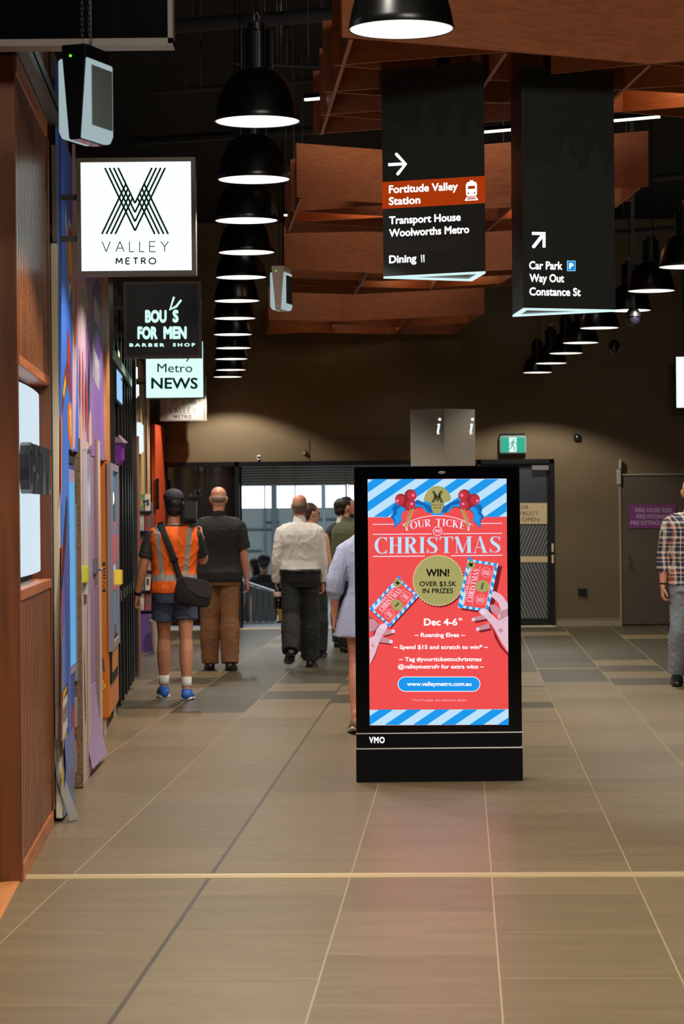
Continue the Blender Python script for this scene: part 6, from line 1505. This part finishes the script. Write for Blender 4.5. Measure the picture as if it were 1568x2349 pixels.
mb.tube([at1(p) for p in sp_], [(.026, .004)] * len(sp_), 10, ref=(1, 0, .3), round_caps=False); mb.build('strap', cloth('black webbing', (26, 26, 27)), bg, smooth=True)
mb = MB(); c_ = at1((.005, -.18, 1.175)); mb.box((c_.x - .034, c_.y - .012, c_.z - .016), (c_.x + .034, c_.y, c_.z + .016)); mb.build('buckle', BLACK, bg, bevel=.003)
# video camera on the right shoulder
vc = thing('video_camera', 'black video camera resting on the right shoulder of the person in the orange vest', 'camera', at1((.13, .02, 1.49)))
cxy = (.145, -.02)
def vbox(nm, a, b_, m_, bev=.006): mb = MB(); q = [at1((x, y, z)) for z in (a[2], b_[2]) for x, y in ((a[0], a[1]), (b_[0], a[1]), (b_[0], b_[1]), (a[0], b_[1]))]; mb.hexa(q); return mb.build(nm, m_, vc, bevel=bev)
CB = mat('camera black', (16, 16, 17), 0.35)
vbox('body', (.085, -.10, 1.50), (.195, .26, 1.66), CB); vbox('battery', (.095, -.17, 1.515), (.185, -.105, 1.64), CB); vbox('handle', (.125, -.06, 1.70), (.155, .2, 1.725), CB); vbox('handle_post', (.128, .16, 1.66), (.152, .19, 1.70), CB)
vbox('viewfinder', (.17, -.02, 1.70), (.235, .08, 1.76), CB); vbox('shoulder_pad', (.09, -.08, 1.475), (.19, .12, 1.50), cloth('pad', (30, 30, 30)))
mb = MB(); mb.tube([at1((.14, .26, 1.585)), at1((.14, .42, 1.585)), at1((.14, .46, 1.585))], [.045, .045, .055], 18, round_caps=False); mb.build('lens', CB, vc, smooth=True)
mb = MB(); mb.ball(at1((.215, -.03, 1.735)), .022, 12, 8); mb.build('eyepiece', GLOSSBLACK, vc, smooth='all')
vbox('connector_panel', (.10, -.174, 1.53), (.18, -.169, 1.60), mat('grey connector panel', (18, 18, 19), 0.3), .002)

# 2 bald man in black shirt
loc = on_floor(505, 1537)
f2 = Figure(1.80, (4, 3), (-6, 3), (-2, 8, 10, 4), (-2, 10, 12, 6), -0.05, 1.14, 1.12, foot_r=-4)
p2 = person('person with a shaved head in black polo shirt and brown trousers walking away', loc, 0.0, f2, SKB, (35, 35))
garment('polo_shirt', f2, lambda mb: (f2.torso(mb, .024, .84), f2.limb_arm(mb, -1, .024, .80), f2.limb_arm(mb, 1, .024, .80), mb.tube([(0, -.015, 1.45), (0, -.012, 1.485)], [.070, .066], 16)), cloth('black polo', (34, 32, 30)), p2, disp=(.007, 8, 4, 7))
garment('trousers', f2, lambda mb: (f2.torso(mb, .014, .80, 1.0), f2.limb_leg(mb, -1, .014, 2.05, .026), f2.limb_leg(mb, 1, .014, 2.05, .026)), cloth('brown', (128, 84, 50)), p2, disp=(.008, 9, 7, 2))
shoes(f2, p2, mat('black leather', (22, 20, 19), 0.4), BLACK)
hair_cap(f2, p2, mat('grey stubble', (150, 118, 100), 0.8), [((0, -.020, 1.64), (.0765, .098, .056))], disp=None)

# 3 man in white shirt
loc = on_floor(690, 1530)
f3 = Figure(1.72, (-14, 26), (2, 2), (-4, 9, 14, 3), (2, 8, 10, 2), 0.0, 1.10, 1.08, foot_l=-22)
p3 = person('person with receding grey hair in white shirt and black trousers holding a drink bottle', loc, 0.0, f3, SKB, (70, 35))
WSH = cloth('white shirt', (216, 208, 200), .3)
garment('shirt', f3, lambda mb: (f3.torso(mb, .024, .95), f3.limb_arm(mb, -1, .020, 1.98, .03), f3.limb_arm(mb, 1, .020, 1.98, .03)), WSH, p3, disp=(.0085, 6.5, 4, 4))
garment('collar', f3, lambda mb: mb.tube([(0, -.02, 1.445), (0, -.014, 1.492)], [.078, .066], 18), WSH, p3, .006, None, 2)
BT_ = cloth('black trousers', (20, 19, 20))
garment('trousers', f3, lambda mb: (f3.torso(mb, .012, .80, 1.04), f3.limb_leg(mb, -1, .014, 2.05, .028), f3.limb_leg(mb, 1, .014, 2.05, .028)), BT_, p3, disp=(.007, 9, 6, 6))
mb = MB(); rl = []
f3.torso(mb, .030, .955, .990); f3.lift(mb); mb.build('belt', mat('black belt', (14, 14, 14), 0.4), p3, smooth='all', local=True)
shoes(f3, p3, mat('black leather', (22, 20, 19), 0.4), BLACK)
hair_cap(f3, p3, mat('short grey hair', (112, 88, 72), 0.8), [((0, -.020, 1.632), (.0785, .100, .060)), ((0, -.05, 1.60), (.066, .055, .05))], disp=(.002, 40, 40, 1))
# bottle in the left hand
pm, d, inn, fw = f3.palm[-1]; c = loc + f3.pt(pm) + Vector((-.012, -.03, -.02))
bo = thing('drink_bottle', 'dark drink bottle with a pale label in the left hand of the white shirt person', 'bottle', c + Vector((0, 0, -.17)))
mb = MB(); mb.lathe([(.004, -.175), (.04, -.172), (.046, -.15), (.046, -.07), (.040, -.05), (.042, .0), (.03, .03), (.014, .055), (.014, .07)], c=c, seg=20); mb.build('bottle_body', mat('dark cola', (18, 12, 12), 0.1, coat=0.4), bo, smooth=True)
mb = MB(); mb.lathe([(.0425, -.048), (.044, -.04), (.0445, -.005), (.0425, .002)], c=c, seg=20, closed=False); mb.build('label', mat('pale pink label', (214, 178, 164), 0.4), bo, smooth=True)
mb = MB(); mb.lathe([(.016, .058), (.016, .078)], c=c, seg=14); mb.build('cap', BLACK, bo)

# 4 woman beyond the white shirt
loc = on_floor(716, 1507)
f4 = Figure(1.64, (6, 4), (-4, 4), (0, 6, 10, 4), (4, 8, 14, 6), -0.95, .95, .92, True)
p4 = person('person with tied brown hair in a black sleeveless outfit behind the white shirt, looking right', loc, -0.12, f4, SKC)
garment('top', f4, lambda mb: (f4.torso(mb, .012, .86, 1.41)), BT_, p4, disp=(.004, 9, 5, 1))
garment('trousers', f4, lambda mb: (f4.torso(mb, .012, .80, 1.0), f4.limb_leg(mb, -1, .014, 2.05, .03), f4.limb_leg(mb, 1, .014, 2.05, .03)), BT_, p4)
shoes(f4, p4, mat('black leather', (22, 20, 19), 0.4), BLACK)
hair_cap(f4, p4, mat('brown hair', (66, 46, 36), 0.5), [((0, -.022, 1.668), (.082, .100, .090)), ((0, -.06, 1.61), (.066, .046, .056)), ((0, -.105, 1.625), (.034, .034, .036))])
# 5, 6 two men talking beside the opening
loc = on_floor(800, 1496)
f6 = Figure(1.70, (4, 3), (-3, 3), (0, 8, 12, 4), (10, 8, 70, 0), -0.5, 1.0, 1.04)
p6 = person('bearded person in an olive green shirt beside the doorway, half hidden by the kiosk', loc, -0.9, f6, SKB)
garment('shirt', f6, lambda mb: (f6.torso(mb, .022, .86), f6.limb_arm(mb, -1, .018, 1.95), f6.limb_arm(mb, 1, .018, 1.95), mb.tube([(0, -.02, 1.45), (0, -.012, 1.505)], [.074, .064], 16)), cloth('olive green', (84, 88, 58)), p6)
garment('trousers', f6, lambda mb: (f6.torso(mb, .014, .80, 1.0), f6.limb_leg(mb, -1, .014, 2.05, .024), f6.limb_leg(mb, 1, .014, 2.05, .024)), BT_, p6)
shoes(f6, p6, mat('black leather', (22, 20, 19), 0.4), BLACK)
hair_cap(f6, p6, mat('black hair', (24, 18, 16), 0.6), SHORT); hair_cap(f6, p6, mat('dark beard', (44, 30, 24), 0.8), [((0, .03, 1.548), (.062, .066, .034))], 'beard')
loc = on_floor(789, 1485)
f5 = Figure(1.69, (3, 3), (-3, 3), (0, 8, 12, 4), (2, 8, 14, 4), -0.3, 1.0, 1.04)
p5 = person('person in a dark jacket with white collar, just left of the bearded olive shirt', loc, -0.75, f5, SKC)
garment('jacket', f5, lambda mb: (f5.torso(mb, .024, .84), f5.limb_arm(mb, -1, .02, 1.95), f5.limb_arm(mb, 1, .02, 1.95)), cloth('dark jacket', (34, 38, 34)), p5)
garment('collar', f5, lambda mb: mb.tube([(0, -.02, 1.45), (0, -.012, 1.50)], [.072, .064], 16), WSH, p5, .006, None, 2, 'white collar')
garment('trousers', f5, lambda mb: (f5.torso(mb, .014, .80, 1.0), f5.limb_leg(mb, -1, .014, 2.05, .024), f5.limb_leg(mb, 1, .014, 2.05, .024)), BT_, p5)
shoes(f5, p5, mat('black leather', (22, 20, 19), 0.4), BLACK)
hair_cap(f5, p5, mat('black hair', (24, 18, 16), 0.6), SHORT)
# 7 woman in pale blue dress
Z7 = 18.0; loc = Vector((P(843, 1400, Z7).x, Z7, 0))
f7 = Figure(1.66, (-10, 12), (8, 4), (-6, 16, 16, 2), (4, 12, 14, 4), 0.0, 1.0, .98, True, foot_l=-14)
p7 = person('person in a short pale blue smock dress walking away, mostly hidden by the kiosk', loc, 0.0, f7, skin_mat('warm', (204, 136, 104)))
DR = cloth('pale blue cotton', (176, 184, 212), .4)
def dress(mb):
    f7.torso(mb, .022, 1.03); rl = []
    for z, r in ((1.12, .0), (1.06, .004), (.98, .045), (.88, .075), (.76, .105), (.70, .115)):
        rl.append([Vector(((.138 + r) * math.cos(a) * (1 + .06 * math.sin(9 * a) * (r / .115)), -.004 + (.10 + r * .9) * math.sin(a) * (1 + .06 * math.sin(9 * a) * (r / .115)), z)) for a in [2 * math.pi * q / 72 for q in range(72)]])
    mb.rings(rl)
    for sd in (-1, 1):
        S, E, Wp, du, df = f7.arm[sd]; mb.tube([S + Vector((-sd * .05, 0, .012)), S + du * .03, S + du * .12, E - du * .02, E + df * .06, E + df * .09], [.056, .064, .070, .074, .07, .048], 16)
garment('dress', f7, dress, DR, p7, .008, (.007, 14, 3, 3))
shoes(f7, p7, mat('tan shoe', (150, 110, 80), 0.5), WHITEP)
hair_cap(f7, p7, mat('brown hair', (66, 46, 36), 0.5), SHORT + [((0, -.085, 1.5), (.07, .035, .13))])
# 8 man in plaid shirt at the right edge
Z8 = 22.0; loc = Vector((P(1588, 1400, Z8).x, Z8, 0))
f8 = Figure(1.82, (14, 10), (-12, 16), (4, 9, 14, 3), (-6, 10, 16, 4), 0.0, 1.02, 1.08, foot_r=-14)
p8 = person('person in a plaid shirt and grey jeans walking towards us at the right edge', loc, math.pi, f8, SKB, (40, 40))
def plaid():
    m = bpy.data.materials.new('plaid cloth'); m.use_nodes = True; nt = m.node_tree; b = nt.nodes['Principled BSDF']; N = nt.nodes.new; L = nt.links.new
    tc = N('ShaderNodeTexCoord'); mp = N('ShaderNodeMapping'); L(tc.outputs['Object'], mp.inputs[0]); sp = N('ShaderNodeSeparateXYZ'); L(mp.outputs[0], sp.inputs[0])
    def mth(op, a, bb=None):
        n = N('ShaderNodeMath'); n.operation = op
        for i, x in enumerate((a, bb)):
            if x is None: continue
            if hasattr(x, 'name'): L(x, n.inputs[i])
            else: n.inputs[i].default_value = x
        return n.outputs[0]
    def ramp(src, per):
        fr = mth('FRACT', mth('MULTIPLY', src, 1.0 / per)); r = N('ShaderNodeValToRGB'); r.color_ramp.interpolation = 'CONSTANT'; e = r.color_ramp.elements
        e[0].position = 0; e[0].color = (*lin((232, 218, 202)), 1); e[1].position = .15; e[1].color = (*lin((44, 44, 66)), 1)
        for p_, c_ in ((.42, (226, 212, 198)), (.48, (36, 36, 50)), (.66, (224, 208, 196)), (.74, (206, 112, 60)), (.80, (60, 56, 74))): k = e.new(p_); k.color = (*lin(c_), 1)
        L(fr, r.inputs[0]); return r.outputs[0]
    a = ramp(mth('ADD', sp.outputs['X'], mth('MULTIPLY', sp.outputs['Y'], .6)), .13); c = ramp(sp.outputs['Z'], .13)
    mx = N('ShaderNodeMix'); mx.data_type = 'RGBA'; mx.inputs['Factor'].default_value = .5; L(a, mx.inputs['A']); L(c, mx.inputs['B']); L(mx.outputs['Result'], b.inputs['Base Color']); b.inputs['Roughness'].default_value = .85
    return m
PL = plaid()
garment('shirt', f8, lambda mb: (f8.torso(mb, .024, .86), f8.limb_arm(mb, -1, .022, 1.38), f8.limb_arm(mb, 1, .022, 1.38), mb.tube([(0, -.02, 1.44), (0, -.014, 1.480)], [.076, .066], 16)), PL, p8, disp=(.008, 8, 5, 9))
for sd in (-1, 1): S, E, Wp, du, df = f8.arm[sd]; garment('rolled_cuff', f8, lambda mb: mb.tube([E + df * .045, E + df * .10], [.064, .060], 16), PL, p8, .006, (.003, 20, 20, 1), 1)
garment('jeans', f8, lambda mb: (f8.torso(mb, .014, .80, 1.0), f8.limb_leg(mb, -1, .014, 2.05, .02), f8.limb_leg(mb, 1, .014, 2.05, .02)), cloth('grey denim', (140, 148, 162)), p8, disp=(.007, 9, 7, 3))
S, E, Wp, du, df = f8.arm[1]; e = MB(); e.tube([Wp - df * .025, Wp - df * .012], [.030, .030], 14, round_caps=False); f8.lift(e); e.build('wrist_band', BLACK, p8, smooth='all', local=True)
shoes(f8, p8, mat('black leather', (22, 20, 19), 0.4), BLACK)
# 9, 10 two people going down beyond the balustrade
for k, (px, Z, H_, yw, lab, top, tm) in enumerate(((583, 37.6, 1.66, 0.5, 'distant person with long dark hair in pale blue going down behind the balustrade', 'blouse', (140, 164, 186)), (606, 37.2, 1.70, -0.1, 'distant person with bushy dark hair in a black printed shirt behind the balustrade', 't_shirt', (30, 30, 34)))):
    loc = Vector((P(px, 1300, Z).x, Z, -0.8)); ff = Figure(H_, (4, 3), (-3, 3), (0, 8, 12, 4), (0, 8, 12, 4), 0.0, .95, .95, k == 0)
    pp = person(lab, loc, yw, ff, SKA)
    garment(top, ff, lambda mb: (ff.torso(mb, .02, .86), ff.limb_arm(mb, -1, .016, .8), ff.limb_arm(mb, 1, .016, .8)), cloth(top + ' far', tm), pp)
    garment('trousers', ff, lambda mb: (ff.torso(mb, .014, .80, 1.0), ff.limb_leg(mb, -1, .014, 2.05, .024), ff.limb_leg(mb, 1, .014, 2.05, .024)), cloth('dark navy', (28, 32, 44)), pp)
    shoes(ff, pp, BLACK, BLACK)
    hair_cap(ff, pp, mat('black hair', (24, 18, 16), 0.6), SHORT + ([((0, -.085, 1.5), (.07, .035, .13))] if k == 0 else [((0, -.02, 1.69), (.098, .108, .095))]))
bpy.data.scenes.remove(WORK)
